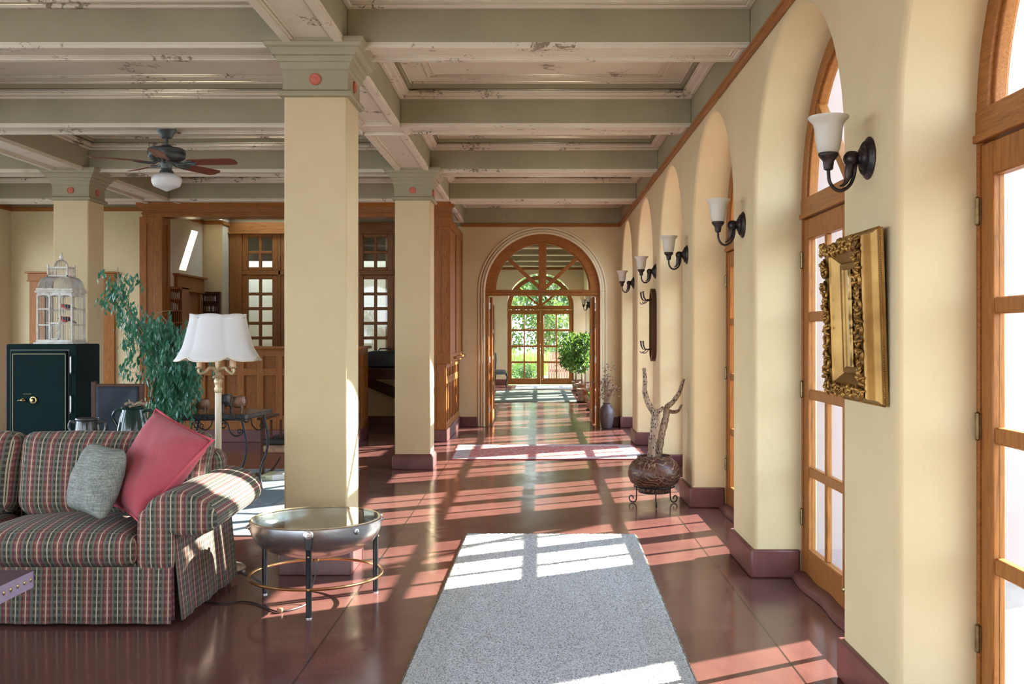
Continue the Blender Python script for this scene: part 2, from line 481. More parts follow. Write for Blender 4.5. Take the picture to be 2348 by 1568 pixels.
# ---- right wall with arcade
op = gaps(PIERS, -3.0, YF)[1:]
op = [(-2.95, -1.2)] + op
m = MB().prism(comb_outline(-3.2, YF, op, ZT0 + .02), 'x', XW, XD + .10)
wr = struct(m.build('wall_right', PLASTER, smooth=30, bevel=.022, seg=3), 'cream plaster wall pierced by tall arched doorways', 'wall')
struct(MB().box(XW, XD + .1, -3.2, YF, ZT0 + .02, ZC + .2).build('frieze', SAGE), 'grey green frieze above the arcade wall', 'frieze')
fop = gaps(FPIERS, YF + .25, YE)
m = MB().prism(comb_outline(YF + .25, YE, fop, ZC), 'x', XW, XD + .10)
struct(m.build('wall_far_right', PLASTER, smooth=30, bevel=.02), 'cream arcade wall of the hall beyond the archway', 'wall')
struct(MB().box(XW - .028, XW, -1.13, YF, ZT0, ZT1).box(XW - .036, XW, -1.13, YF, ZT1 - .018, ZT1).build('trim_1', OAKY, bevel=.006), 'oak picture rail above the arches', 'trim')
struct(MB().prism([(q, z) for q, z in comb_outline(-7.99, XD + .1, [(-6.9, -4.9), (-4.2, -2.2)], ZC)], 'y', -3.5, -3.2).build('wall_front', PLASTER, smooth=30), 'cream wall with two arches behind the viewpoint', 'wall')
struct(MB().box(-7.99, XD + .1, -3.5, -1.1, ZC, ZC + .12).build('ceiling_front', CREAM, smooth=0), 'plain plaster ceiling behind the viewpoint', 'ceiling')
# ---- baseboards on piers
def base_block(x0, x1, y0, y1, name, par=None, z=.175, lab=None):
    o = MB().prism([(x0, 0), (x1, 0), (x1, z), (x0, z)], 'y', y0, y1).build(name, MAROON, par, bevel=.012)
    return o
br = sroot('baseboard_right', 'maroon painted bases wrapping the arcade piers', 'baseboard')
for (a, b) in PIERS + FPIERS:
    base_block(XW - .024, XD - .012, a - .024, b + .024, 'pier_base', br)
base_block(XW - .024, XW + .02, 15.95, YF, 'pier_base', br)
th = sroot('threshold', 'worn maroon kerb along the feet of the arcade doors', 'threshold')
for (a, b) in op:
    n = 26; vs = []
    for i in range(n + 1):
        y = a + .01 + (b - a - .02) * i / n
        h = .034 + .007 * math.sin(i * .9 + a); w = .078 + .010 * math.sin(i * .63 + a * 3)
        vs += [(XD - w, y, 0), (XD - w * .86, y, h), (XD - w * .4, y, h + .010), (XD + .1, y, h + .010), (XD + .1, y, 0)]
    m = MB().add(vs, [(5 * i + k, 5 * i + 5 + k, 5 * i + 5 + (k + 1) % 5, 5 * i + (k + 1) % 5) for i in range(n) for k in range(5)] + [(0, 1, 2, 3, 4), tuple(5 * n + k for k in range(5))])
    m.build('kerb', MAROON, th, bevel=.008)

# ---- arched french door (local: x along the wall, interior face towards -y)
def arch_door(name, W, label, hz=2.20, knob=True):
    root = sroot(name, label, 'door')
    R0 = W / 2
    sp = SPRING
    fr = MB()
    fr.box(-R0, -R0 + .025, 0, .075, 0, hz).box(R0 - .025, R0, 0, .075, 0, hz)
    fr.box(-R0, R0, -.004, .075, hz, sp + .03).box(-R0, R0, -.014, .0, hz + .0, hz + .03)
    fr.arc(0, sp, R0 - .095, R0, .0, .075).arc(0, sp, R0 - .118, R0 - .09, .016, .06)
    fr.build('frame', OAKX, root, bevel=.004)
    fan = MB().box(-.05, .05, .006, .066, sp, sp + R0 - .08)
    for s in (-1, 1):
        c, sn = math.cos(R(42)), math.sin(R(42))
        fan.bar((s * .03, .036, sp + .03), (s * (R0 - .08) * c, .036, sp + (R0 - .08) * sn), .055, .055, up=(0, 1, 0))
    fan.build('fan_mullion', OAKZ, root, bevel=.004)
    g = MB(); rg = R0 - .09
    g.prism([(rg * math.cos(PI * i / 24), sp + .02 + rg * math.sin(PI * i / 24)) for i in range(25)], 'y', .034, .038)
    g.build('fanlight_pane', GLASS, root, smooth=0)
    lw = (W - .05 - .006) / 2
    for s in (-1, 1):
        x0 = -.002 - lw if s < 0 else .002; x1 = x0 + lw
        st, br_, tr = .096, .20, .125
        lf = MB()
        lf.box(x0, x0 + st, .008, .056, .02, hz - .006).box(x1 - st, x1, .008, .056, .02, hz - .006)
        lf.box(x0 + st, x1 - st, .008, .056, .02, br_).box(x0 + st, x1 - st, .008, .056, hz - .006 - tr, hz - .006)
        gx0, gx1, gz0, gz1 = x0 + st, x1 - st, br_, hz - .006 - tr
        mx = (gx0 + gx1) / 2
        lf.box(mx - .02, mx + .02, .0155, .0485, gz0, gz1)
        for k in (1, 2, 3):
            z = gz0 + (gz1 - gz0) * k / 4
            lf.box(gx0, gx1, .014, .050, z - .03, z + .03)
        lo = lf.build('door_leaf', OAKZ, root, bevel=.006, seg=1)
        MB().box(gx0, gx1, .030, .034, gz0, gz1).build('pane', GLASS, lo, smooth=0)
        for z in (.38, 1.16, 1.95):
            h = MB()
            xx = (x0 - .004) if s < 0 else (x1 + .004)
            h.lathe([(0, -.055), (.006, -.052), (.010, -.047), (.010, .047), (.006, .052), (0, .055)], 8, Matrix.Translation((xx, -.004, z)))
            h.box(xx - .012, xx + .012, -.001, .007, z - .045, z + .045)
            h.build('hinge', HINGE, lo)
        if s > 0 and knob:
            MB().lathe([(.012, 0), (.012, .004), (.006, .008), (.006, .022), (.013, .028), (.015, .036), (.010, .042), (0, .044)], 14, Matrix.Translation((x0 + .05, .004, .17)) @ Matrix.Rotation(R(90), 4, 'X')).build('knob', BRASS, lo)
    return root

W0 = 1.80
d0 = arch_door('door_1', W0, '')
doors = op
near = 'arched oak french door with fanlight '
labs = {3.71: 'arched oak french door cut by the frame edge, beside the pier with the gilt mirror',
        6.17: near + 'between the gilt mirror pier and the next sconce pier',
        8.65: near + 'behind the pier where the cactus pot stands',
        11.02: near + 'between cactus pier and hall mirror pier',
        13.5: near + 'just past the oval hall mirror pier',
        16.0: near + 'in the last bay before the archway wall'}
k = 1
first = True
for (a, b) in doors:
    lab = labs.get(b, 'arched oak french door behind the viewpoint')
    c = ((a + b) / 2)
    if first: o = d0; o.location = (XD, c, 0); o.rotation_euler = (0, 0, -PI / 2); o['label'] = lab; first = False
    else:
        o = dup(d0, (XD, c, 0), -PI / 2, lab)
        o.name = 'door_%d' % k
    o.scale = ((b - a) / W0, 1, 1)
    k += 1
for (a, b) in fop:
    o = dup(d0, (XD, (a + b) / 2, 0), -PI / 2, 'arched oak french doors along the far hall'); o['group'] = 'far hall arcade doors'
    o.scale = ((b - a) / W0, 1, 1); o.name = 'door_%d' % k; k += 1

# ---- archway wall at the end of the room
AX, AR = .074, .925
def arch_wall(x0, x1, cx, r, spring, z1, y0, y1, name, mt, lab):
    P = [(x0, z1), (x0, 0), (cx - r, 0)]
    for i in range(33):
        t = PI - PI * i / 32
        P.append((cx + r * math.cos(t), spring + r * math.sin(t)))
    P += [(cx + r, 0), (x1, 0), (x1, z1)]
    return struct(MB().prism(P, 'y', y0, y1).build(name, mt, smooth=30, bevel=.01), lab, 'wall')
ASP = 2.185
arch_wall(-1.36, XW + .05, AX, AR, ASP, ZT0 + .02, YF, YF + .25, 'wall_back', PLASTER, 'cream end wall with the wide arched opening')
struct(MB().box(-1.36, XW + .05, YF, YF + .25, ZT0 + .02, ZC + .2).build('frieze_panel', SAGE), 'grey green band over the end wall', 'frieze')
struct(MB().box(-1.24, XW, YF - .028, YF, ZT0, ZT1).build('trim_2', OAKX, bevel=.006), 'oak picture rail over the archway', 'trim')
m = MB()
for (ra, rb, dp) in ((AR, AR + .035, .045), (AR + .035, AR + .075, .03), (AR + .085, AR + .12, .016)):
    m.arc(AX, ASP, ra, rb, YF - dp, YF + .002, 48)
    for s in (-1, 1):
        m.box(AX + s * ra if s > 0 else AX - rb, AX + s * rb if s > 0 else AX - ra, YF - dp, YF + .002, 0, ASP)
struct(m.build('trim_3', PLASTER2, smooth=40, bevel=.008), 'stepped plaster moulding round the archway', 'trim')
aw = sroot('door_20', 'wide oak archway frame with a fanlight and open doorway', 'archway')
m = MB().arc(AX, ASP + .02, AR - .155, AR, YF + .02, YF + .13, 44).arc(AX, ASP + .02, AR - .175, AR - .15, YF + .04, YF + .11, 44)
m.build('arch_frame', OAKX, aw, bevel=.005)
m = MB().box(AX - AR, AX + AR, YF + .02, YF + .13, 2.115, 2.21).box(AX - AR - .01, AX + AR + .01, YF - .006, YF + .02, 2.125, 2.165)
m.build('transom_bar', OAKX, aw, bevel=.006)
m = MB().box(AX - .062, AX + .062, YF + .035, YF + .115, 2.2, 2.2 + AR - .14)
for s in (-1, 1):
    m.bar((AX + s * .03, YF + .075, 2.23), (AX + s * .80 * math.cos(R(43)), YF + .075, 2.2 + .80 * math.sin(R(43))), .06, .06, up=(0, 1, 0))
m.build('fan_mullion', OAKZ, aw, bevel=.005)
MB().prism([(AX + (AR - .15) * math.cos(PI * i / 24), 2.20 + (AR - .15) * math.sin(PI * i / 24)) for i in range(25)], 'y', YF + .072, YF + .077).build('fanlight_pane', GLASS, aw, smooth=0)
for s in (-1, 1):
    x0 = AX + s * AR
    MB().box(min(x0, x0 - s * .055), max(x0, x0 - s * .055), YF + .0, YF + .25, 0, 2.12).build('jamb', OAKZ, aw, bevel=.005)
    for z in (.28, 1.08, 1.95):
        MB().box(min(x0 - s * .055, x0 - s * .062), max(x0 - s * .055, x0 - s * .062), YF + .02, YF + .10, z - .055, z + .055).lathe([(0, -.055), (.009, -.05), (.009, .05), (0, .055)], 8, Matrix.Translation((x0 - s * .066, YF + .11, z))).build('hinge', STEEL, aw)
bb = sroot('baseboard_back', 'maroon base at the foot of the archway wall', 'baseboard')
MB().box(-1.25, AX - AR - .13, YF - .024, YF, 0, .16).build('base_strip', MAROON, bb, bevel=.008)
MB().box(AX + AR + .13, XW - .02, YF - .024, YF, 0, .16).build('base_strip', MAROON, bb, bevel=.008)

# ---- far hall
struct(MB().box(-2.5, -2.3, YF + .25, YE, 0, ZC).build('wall_far_left', PLASTER2), 'pale plaster wall of the far hall', 'wall')
arch_wall(-2.5, XW + .3, .07, .965, SPRING, ZC, YE, YE + .25, 'wall_far', PLASTER2, 'end wall of the far hall')
struct(MB().box(-2.3, XW, YE - .03, YE, 3.36, 3.42).build('trim_4', OAKX), 'oak picture rail on the far hall end wall', 'trim')
struct(MB().box(-2.3, XW, YE - .012, YE, 3.42, ZC).build('frieze_far', SAGE), 'grey green frieze on the far hall end wall', 'frieze')
struct(MB().box(-2.5, XW + .3, YF + .25, YE + .25, ZC, ZC + .15).build('ceiling_far', SAGE), 'ceiling of the far hall', 'ceiling')
for i in range(6):
    y = 18.3 + 2.0 * i
    o = MB().box(-2.3, XW, y, y + .3, 3.42, ZC).build('ceiling_beam', SAGE, bevel=.01)
    struct(o, 'grey beams across the far hall ceiling', 'beam')
    MB().box(-2.3, XW, y - .005, y + .305, 3.405, 3.435).build('soffit', CREAM, o)
bf = sroot('baseboard_far', 'maroon base of the far hall end wall', 'baseboard')
MB().box(-2.3, .07 - .97, YE - .03, YE, 0, .17).build('base_strip', MAROON, bf)
MB().box(.07 + .97, XW, YE - .03, YE, 0, .17).build('base_strip', MAROON, bf)
MB().box(-2.3, -2.27, YF + .25, YE, 0, .17).build('base_strip', MAROON, bf)
ed = dup(d0, (.07, YE + .05, 0), 0, 'closed pair of glazed oak garden doors at the very end of the hall')
ed.scale = (1.93 / W0, 1, 1); ed.name = 'door_21'
# bolts and lever of the garden doors
MB().box(-.010, .014, -.02, .008, .03, .22).build('floor_bolt', BRASS, ed); MB().box(-.010, .014, -.02, .008, 1.95, 2.17).lathe([(0, 0), (.03, .03), (0, .06)], 10, Matrix.Translation((.002, -.02, 1.9))).build('head_bolt', BRASS, ed)
MB().box(.05, .11, -.006, .008, .92, 1.12).tube([(.08, -.006, 1.0), (.08, -.05, 1.0), (.16, -.055, 1.0)], .012).build('lever_handle', BRASS, ed)
# ------------------------------------------------------------------ columns
def column(x0, x1, y0, y1, lab):
    cx, cy = (x0 + x1) / 2, (y0 + y1) / 2; hx, hy = (x1 - x0) / 2, (y1 - y0) / 2
    r = sroot('column', lab, 'column', (cx, cy, 0))
    MB().box(-hx, hx, -hy, hy, 0, 2.985).build('shaft', PLASTER, r, bevel=.012)
    m = MB()
    pr = [(.028, 0), (.028, .13), (.016, .155), (.004, .17)]
    def sq(m, prof):
        n = len(prof); vs = []
        for o, z in prof: vs += [(-hx - o, -hy - o, z), (hx + o, -hy - o, z), (hx + o, hy + o, z), (-hx - o, hy + o, z)]
        fs = [(0, 1, 2, 3), tuple(4 * (n - 1) + k for k in range(4))]
        for i in range(n - 1):
            for k in range(4):
                l = (k + 1) % 4; fs.append((4 * i + k, 4 * i + l, 4 * i + 4 + l, 4 * i + 4 + k))
        m.add(vs, fs)
    sq(m, pr); m.build('plinth', MAROON, r, bevel=.006)
    m = MB()
    sq(m, [(.0, 2.972), (.026, 2.978), (.032, 2.99), (.03, 3.006), (.012, 3.016), (.006, 3.02), (.006, 3.135), (.012, 3.142), (.016, 3.146), (.018, 3.165), (.026, 3.185), (.036, 3.19), (.038, 3.205), (.046, 3.22), (.062, 3.225), (.066, 3.24), (.08, 3.262), (.098, 3.272), (.102, 3.292), (.116, 3.298), (.116, ZB + .002)])
    cap = m.build('capital', SAGE, r, smooth=14)
    for M in (Matrix.Translation((0, -hy - .006, 3.083)) @ Matrix.Rotation(R(90), 4, 'X'), Matrix.Translation((hx + .006, 0, 3.083)) @ Matrix.Rotation(R(90), 4, 'Y'),
              Matrix.Translation((-hx - .006, 0, 3.083)) @ Matrix.Rotation(R(-90), 4, 'Y'), Matrix.Translation((0, hy + .006, 3.083)) @ Matrix.Rotation(R(-90), 4, 'X')):
        MB().lathe([(.037, 0), (.037, .009), (.033, .013), (.029, .011), (.027, .008), (.014, .007), (.009, .012), (0, .013)], 24, M).build('rosette', REDFIG, cap)
    return r
CA = (-1.583, -1.189); CB = (-5.36, -4.97)
column(*CA, 6.25, 6.65, 'square cream column behind the round steel bowl table')
column(*CA, 11.09, 11.49, 'square cream column by the reception, beyond the column at the bowl table')
column(*CB, 11.09, 11.49, 'square cream column behind the green safe and birdcage')

# ------------------------------------------------------------------ ceiling
BX = [(-1.572, -1.195), (-5.36, -4.98)]
TY = [1.44 - 2.42, 1.44, 3.86, 6.28, 8.70, 11.12, 13.54]
TW = .34
XL = -7.54
struct(MB().box(XL - .3, XW + .4, -1.2, 13.9, ZC, ZC + .12).box(-1.62, XW + .4, 13.9, YF + .3, ZC, ZC + .12).box(XL - .3, -5.25, 13.9, YF + .3, ZC, ZC + .12).build('ceiling', CREAM, smooth=0), 'flaking cream plaster ceiling with recessed coffers', 'ceiling')
def soffit(m, x0, x1, y0, y1):
    m.box(x0, x1, y0, y1, ZB - .006, ZB + .01)
    w = x1 - x0; d = y1 - y0
    if w > .5 or d > .5:
        m.ring(x0 + .004, x1 - .004, y0 + .004, y1 - .004, .052, ZB - .030, ZB - .004)
        m.ring(x0 + .056, x1 - .056, y0 + .056, y1 - .056, .016, ZB - .020, ZB - .004)
        m.ring(x0 + .078, x1 - .078, y0 + .078, y1 - .078, .012, ZB - .013, ZB - .004)
XS = [(XL, BX[1][0]), (BX[1][1], BX[0][0]), (BX[0][1], XW)]
for j, (a, b) in enumerate(BX):
    o = struct(MB().box(a, b, -1.2, YF, ZB, ZC).build('ceiling_beam', SAGE, bevel=.006), ['grey green beam running along the aisle over the columns', 'grey green beam running over the column behind the safe'][j], 'beam')
    m = MB()
    for y in TY:
        e = y + 2.42 if y < 13 else YF
        soffit(m, a, b, y + TW, e)
        m.box(a, b, y, y + TW, ZB - .004, ZB + .01)
    m.build('soffit', CREAM, o, bevel=.003, seg=1)
for i, y in enumerate(TY):
    for j, (a, b) in enumerate(XS):
        o = struct(MB().box(a, b, y, y + TW, ZB, ZC).build('ceiling_beam', SAGE, bevel=.006), 'grey green cross beam with a cream panelled underside', 'beam')
        o['group'] = 'ceiling cross beams'
        m = MB(); soffit(m, a + .001, b - .001, y, y + TW); m.build('soffit', CREAM, o, bevel=.003, seg=1)
EY = TY + [YF + .14]
cof = sroot('ceiling_coffer', 'stepped cream and grey mouldings inside the ceiling coffers', 'coffer')
mc, ms = MB(), MB()
for i in range(len(TY)):
    y0, y1 = TY[i] + TW, EY[i + 1]
    if i == len(TY) - 1: y1 = YF
    for (a, b) in (XS if i < len(TY) - 1 else XS[2:]):
        mc.ring(a, b, y0, y1, .075, 3.552, 3.578); mc.ring(a, b, y0, y1, .088, 3.578, 3.588); mc.ring(a, b, y0, y1, .062, 3.588, 3.606)
        mc.ring(a, b, y0, y1, .035, 3.53, 3.552)
        ms.ring(a, b, y0, y1, .10, 3.606, ZC)
        mc.ring(a + .10, b - .10, y0 + .1, y1 - .1, .012, ZC - .018, ZC)
        mc.ring(a + .27, b - .27, y0 + .27, y1 - .27, .022, ZC - .014, ZC); mc.ring(a + .32, b - .32, y0 + .32, y1 - .32, .014, ZC - .010, ZC)
mc.build('coffer_moulding', CREAM, cof, bevel=.004, seg=1); ms.build('coffer_riser', SAGE, cof)

# ------------------------------------------------------------------ left side walls
YB = 14.35
lop = [(-.9 + 2.45 * i, .9 + 2.45 * i) for i in range(6)] + [(13.65 - 1.3, 13.98)]
lop = [o for o in lop if o[1] < 12] + [(12.35, 13.98)]
m = MB().prism(comb_outline(-3.2, YB + .2, [(-2.95, -1.2)] + lop, ZC), 'x', XL - .45, XL)
struct(m.build('wall_left', PLASTER2, smooth=30, bevel=.02), 'cream wall with deep arched openings facing the arcade', 'wall')
struct(MB().box(XL, XL + .03, -1.13, YB, 3.25, 3.31).build('trim_5', OAKY), 'oak picture rail on the wall opposite the arcade', 'trim')
struct(MB().box(XL, XL + .012, -1.13, YB, 3.31, ZC).build('frieze_left', SAGE), 'grey green band above the rail opposite the arcade', 'frieze')
struct(MB().box(XL, -5.32, YB, YB + .2, 0, ZC).build('wall_back_left', PLASTER), 'cream wall behind the green safe', 'wall')
struct(MB().box(XL, -5.50, YB - .03, YB, 3.25, 3.31).build('trim_6', OAKX), 'oak picture rail above the safe corner', 'trim')
struct(MB().box(XL, -5.32, YB - .012, YB, 3.31, ZC).build('frieze_back', SAGE), 'grey green band over the safe corner wall', 'frieze')
bl = sroot('baseboard_left', 'maroon base along the wall behind the safe', 'baseboard')
MB().box(XL, -5.52, YB - .024, YB, 0, .17).build('base_strip', MAROON, bl)
# casing of the door behind the cage
ds = sroot('door_22', 'dark oak panelled door half hidden behind the birdcage column', 'door')
xl, xr = at(70, 0, YB).x, at(265, 0, YB).x
MB().box(xl, xl + .22, YB - .035, YB, 0, 2.26).build('casing', OAKZ, ds, bevel=.005)
MB().box(xr - .17, xr, YB - .035, YB, 0, 2.26).build('casing', OAKZ, ds, bevel=.005)
MB().box(xl - .02, xr + .02, YB - .045, YB, 2.26, 2.36).box(xl - .05, xr + .05, YB - .07, YB, 2.36, 2.385).box(xl - .03, xr + .03, YB - .055, YB, 2.245, 2.262).build('lintel', OAKX, ds, bevel=.004)
m = MB().box(xl + .22, xr - .17, YB - .012, YB, 0, 2.25)
for (u, v) in ((.15, 1.0), (1.12, 2.1)):
    for q in (0, 1):
        w = (xr - xl - .39) / 2
        m.ring(xl + .22 + q * w + .06, xl + .22 + (q + 1) * w - .06, YB - .02, YB - .01, .02, u, v) if False else m.box(xl + .22 + q * w + .07, xl + .22 + (q + 1) * w - .07, YB - .02, YB - .01, u, v)
m.build('door_leaf', DARKWOOD, ds, bevel=.008)
p = at(298, 794, YB)
sw = thing('switch_plate', 'brass switch plate on the cream wall behind the weeping fig', 'switch', (p.x, YB, p.z))
MB().box(-.06, .06, -.008, 0, -.06, .06).build('plate', BRASS, sw, bevel=.004)
for s in (-1, 1): MB().box(s * .025 - .006, s * .025 + .006, -.02, -.008, -.012, .012).build('toggle', BRASS, sw)

# ------------------------------------------------------------------ reception
YR = 13.86
def panelled(m, x0, x1, y, z0, z1, cols, rows, st=.07, rail=.08, dep=.022):
    """frame-and-panel front facing -y"""
    w = (x1 - x0 - st) / cols
    m.box(x0, x1, y + dep, y + dep + .02, z0, z1)
    for c in range(cols + 1): m.box(x0 + c * w, x0 + c * w + st, y, y + dep, z0, z1)
    zz = [z0] + rows + [z1 - rail]
    for z in zz: 
        for c in range(cols): m.box(x0 + c * w + st, x0 + (c + 1) * w, y, y + dep, z, z + rail)
sur = thing('reception_surround', 'tall oak portal of pilaster and entablature framing the reception', 'portal', (0, 0, 0))
x0 = at(316, 0, YR).x; xe = -1.21
m = MB()
zb = at(0, 497, YR).z
m.box(x0 + .06, xe, YR, YR + .30, zb, 3.30).box(x0 + .05, xe + .01, YR - .02, YR + .31, zb + .035, zb + .055)
m.prism([(YR - .008, 3.25), (YR - .055, 3.30), (YR - .055, 3.316), (YR + .1, 3.316), (YR + .1, 3.25)], 'x', x0 - .01, xe + .05)
m.build('entablature', OAKX, sur, bevel=.004)
px0, px1 = at(319.5, 0, YR).x, at(370, 0, YR).x
m = MB().box(px0, px1, YR + .012, YR + .31, 0, zb)
m.box(px0, px0 + .10, YR, YR + .012, 0, zb).box(px1 - .10, px1, YR, YR + .012, 0, zb).box(px0 + .10, px1 - .10, YR, YR + .012, zb - .09, zb).box(px0 + .1, px1 - .1, YR, YR + .012, 0, .3)
m.box(px1, px1 + .012, YR, YR + .10, 0, zb).box(px1, px1 + .012, YR + .21, YR + .31, 0, zb).box(px1, px1 + .012, YR + .1, YR + .21, zb - .1, zb)
m.build('pilaster', OAKZ, sur, bevel=.004)
# end block by the aisle
m = MB()
ZL = 1.10
m.box(-1.62, xe - .015, YR + .012, YF, ZL, zb)
m.box(-1.62, -1.55, YR + .0015, YR + .0125, ZL + .13, zb - .13).box(-1.33, xe - .015, YR + .0015, YR + .0125, ZL + .13, zb - .13).box(-1.62, xe, YR, YR + .012, zb - .13, zb).box(-1.62, xe, YR, YR + .012, ZL, ZL + .13)
for (a, b) in ((YR, YR + .20), (YR + 1.05, YR + 1.2), (YF - .16, YF)): m.box(xe - .0145, xe - .001, a, b, ZL + .12, zb - .14)
m.box(xe - .0145, xe - .0005, YR + .0125, YF, zb - .14, zb).box(xe - .0145, xe - .0005, YR + .0125, YF, ZL, ZL + .12)
m.build('end_block', OAKZ, sur, bevel=.004)
m = MB().box(-1.62, -1.285, YR + .03, YF, .17, ZL)
m.box(-1.62, -1.55, YR + .018, YR + .03, .17, ZL).box(-1.40, -1.285, YR + .018, YR + .03, .17, ZL)
for i in range(9):
    y = YR + .03 + (YF - YR - .11) * i / 8
    m.box(-1.285, -1.268, y, y + .07, .17, ZL)
for z in (.17, .80, ZL - .08): m.box(-1.284, -1.2695, YR + .031, YF - .001, z, z + .10)
m.build('wainscot', OAKZ, sur, bevel=.004)
MB().box(-1.64, xe + .012, YR - .02, YR + .55, ZL - .012, ZL + .02).box(-1.62, xe + .04, YR + .55, YF, ZL + .04, ZL + .07).build('ledge', OAKX, sur, bevel=.006)
MB().box(-1.62, -1.255, YR + .005, YF, 0, .17).build('plinth', MAROON, sur, bevel=.01)
# counter
cn = thing('reception_counter', 'oak reception counter with rows of square and tall panels', 'counter', (0, 0, 0))
cx0, cx1 = px1 - .02, -2.47
m = MB()
panelled(m, cx0, cx1, YR + .02, .17, 1.285, 10, [.27, .92], .085, .10, .04)
m.build('panel_front', OAKZ, cn, bevel=.004)
m = MB()
m.box(cx1 - .03, cx1 - .018, YR + .02, YR + .72, .17, 1.285)
for y in (YR + .02, YR + .24, YR + .45, YR + .64): m.box(cx1 - .02, cx1, y, y + .08, .17, 1.285)
for z in (.17, .92, 1.19): m.box(cx1 - .0195, cx1 - .0015, YR + .021, YR + .719, z, z + .0995)
m.build('panel_return', OAKZ, cn, bevel=.003)
MB().box(cx0, cx1 + .045, YR - .03, YR + .32, 1.285, 1.325).box(cx1 - .32, cx1 + .045, YR + .32, YR + .78, 1.285, 1.325).box(cx0, cx1 + .02, YR - .005, YR + .3, 1.262, 1.285).build('counter_top', OAKX, cn, bevel=.008)
MB().box(cx0, cx1 + .012, YR + .004, YR + .3, 0, .17).box(cx1 - .3, cx1 + .012, YR + .3, YR + .72, 0, .17).build('plinth', MAROON, cn, bevel=.008)
# recess walls behind the counter
YK = 15.85
xs = -5.30
struct(MB().box(xs - .2, xs, YR + .31, YK + .4, 0, ZC).build('wall_reception_side', PLASTER2), 'sunlit side wall of the reception recess', 'wall')
xk0, xk1 = at(463, 0, YK).x, at(510, 0, YK).x
struct(MB().box(xs, xk1, YK, YF + .3, 0, ZC).build('wall_reception_back', PLASTER), 'cream wall stub holding the key cabinet', 'wall')
m = MB().box(xs, xs + .03, YR + .31, YK, 3.225, 3.28).box(xs, xk1 + .03, YK - .03, YK, 3.225, 3.28).box(xk1, xk1 + .03, YK, YF + .1, 3.225, 3.28)
struct(m.build('trim_7', OAKX, bevel=.004), 'oak picture rail turning round the reception recess', 'trim')
hx0, hx1, hy0, hy1 = -4.85, -3.55, 15.62, 16.08
struct(MB().box(xs, hx0, YR + .1, YF + .4, 3.40, 3.52).box(hx1, -1.3, YR + .1, YF + .4, 3.40, 3.52).box(hx0, hx1, YR + .1, hy0, 3.40, 3.52).box(hx0, hx1, hy1, YF + .4, 3.40, 3.52).build('ceiling_reception', SAGE), 'grey ceiling over the reception recess', 'ceiling')
skl = sroot('added_skylight', 'unseen skylight added to light the reception recess behind the oak entablature', 'skylight')  # skylight added out of view to bring daylight and sun into the recess
MB().ring(hx0 - .04, hx1 + .04, hy0 - .04, hy1 + .04, .06, 3.50, 3.58).build('frame', OAKX, skl); MB().box(hx0, hx1, hy0, hy1, 3.54, 3.546).build('pane', GLASS, skl, smooth=0)
# door in recess side wall
dr = sroot('door_23', 'oak framed doorway in the reception side wall beside the pigeonholes', 'door')
def ysd(px): return xs * 2300 / (px - 1233.5)
ya, yb = ysd(399), ysd(461)
zt = at(0, 636, ysd(430)).z
MB().box(xs, xs + .05, ya, yb, zt - .20, zt).box(xs, xs + .09, ya - .05, yb + .04, zt, zt + .03).box(xs, xs + .07, ya - .03, yb + .02, zt - .22, zt - .20).build('lintel', OAKY, dr, bevel=.004)
MB().box(xs, xs + .04, yb - .16, yb - .02, 0, zt - .2).build('casing', OAKZ, dr, bevel=.004)
MB().box(xs, xs + .04, ya + .02, ya + .12, 0, zt - .2).build('casing', OAKZ, dr, bevel=.004)
MB().box(xs, xs + .012, ya + .35, yb - .16, 0, zt - .2).build('door_leaf', OAKZ, dr)
MB().box(xs, xs + .004, ya + .12, ya + .35, 0, zt - .2).build('gap_shade_sheet', BLACK, dr)  # black sheet painting in the shade of the doorway gap
MB().box(xs + .04, xs + .046, yb - .12, yb - .05, 1.72, 2.02).build('push_plate', BRASS, dr)
# pigeonholes
pg = thing('pigeonhole_rack', 'oak pigeonhole rack of letters beside the reception door', 'rack', (0, 0, 0))
yp = 14.215
gx0, gx1 = xs + .02, at(417, 0, yp).x
gz1 = at(0, 659, yp).z; gz0 = at(0, 790, yp).z - .35
cw = (gx1 - gx0) / 9; chh = .165
m = MB().box(gx0, gx1, yp + .22, yp + .235, gz0, gz1)
for i in range(10): m.box(gx0 + i * cw - .004, gx0 + i * cw + .004, yp, yp + .22, gz0, gz1)
m.build('divider', OAKZ, pg)
m = MB(); z = gz1
m.box(gx0 - .012, gx1 + .012, yp - .01, yp + .24, gz1 - .02, gz1 + .012)
zs = []
while z - chh > gz0: z -= chh; zs.append(z); m.box(gx0 - .01, gx1 + .01, yp - .006, yp + .22, z - .008, z + .008)
m.box(gx0 - .012, gx0, yp - .01, yp + .24, gz0, gz1).box(gx1, gx1 + .012, yp - .01, yp + .24, gz0, gz1)
m.build('case', OAKX, pg)
MB().box(gx0, gx1, yp + .02, yp + .23, 0, gz0).build('stand', OAKZ, pg)
for r_, cells in ((0, (3, 4, 5, 6, 7)), (1, (3, 4, 5, 6))):
    for c in cells:
        x = gx0 + (c + .5) * cw; z = zs[r_] + .009
        e = MB().prism([(x - .010, z), (x - .004, z), (x - .004 + random.uniform(0, .008), z + random.uniform(.06, .10)), (x - .012, z + random.uniform(.08, .13))], 'y', yp + .01, yp + .16).build('letter', PAPER, smooth=0)
        tag(e, 'white letter standing in the reception pigeonholes', 'letter', 'letters in the pigeonholes')
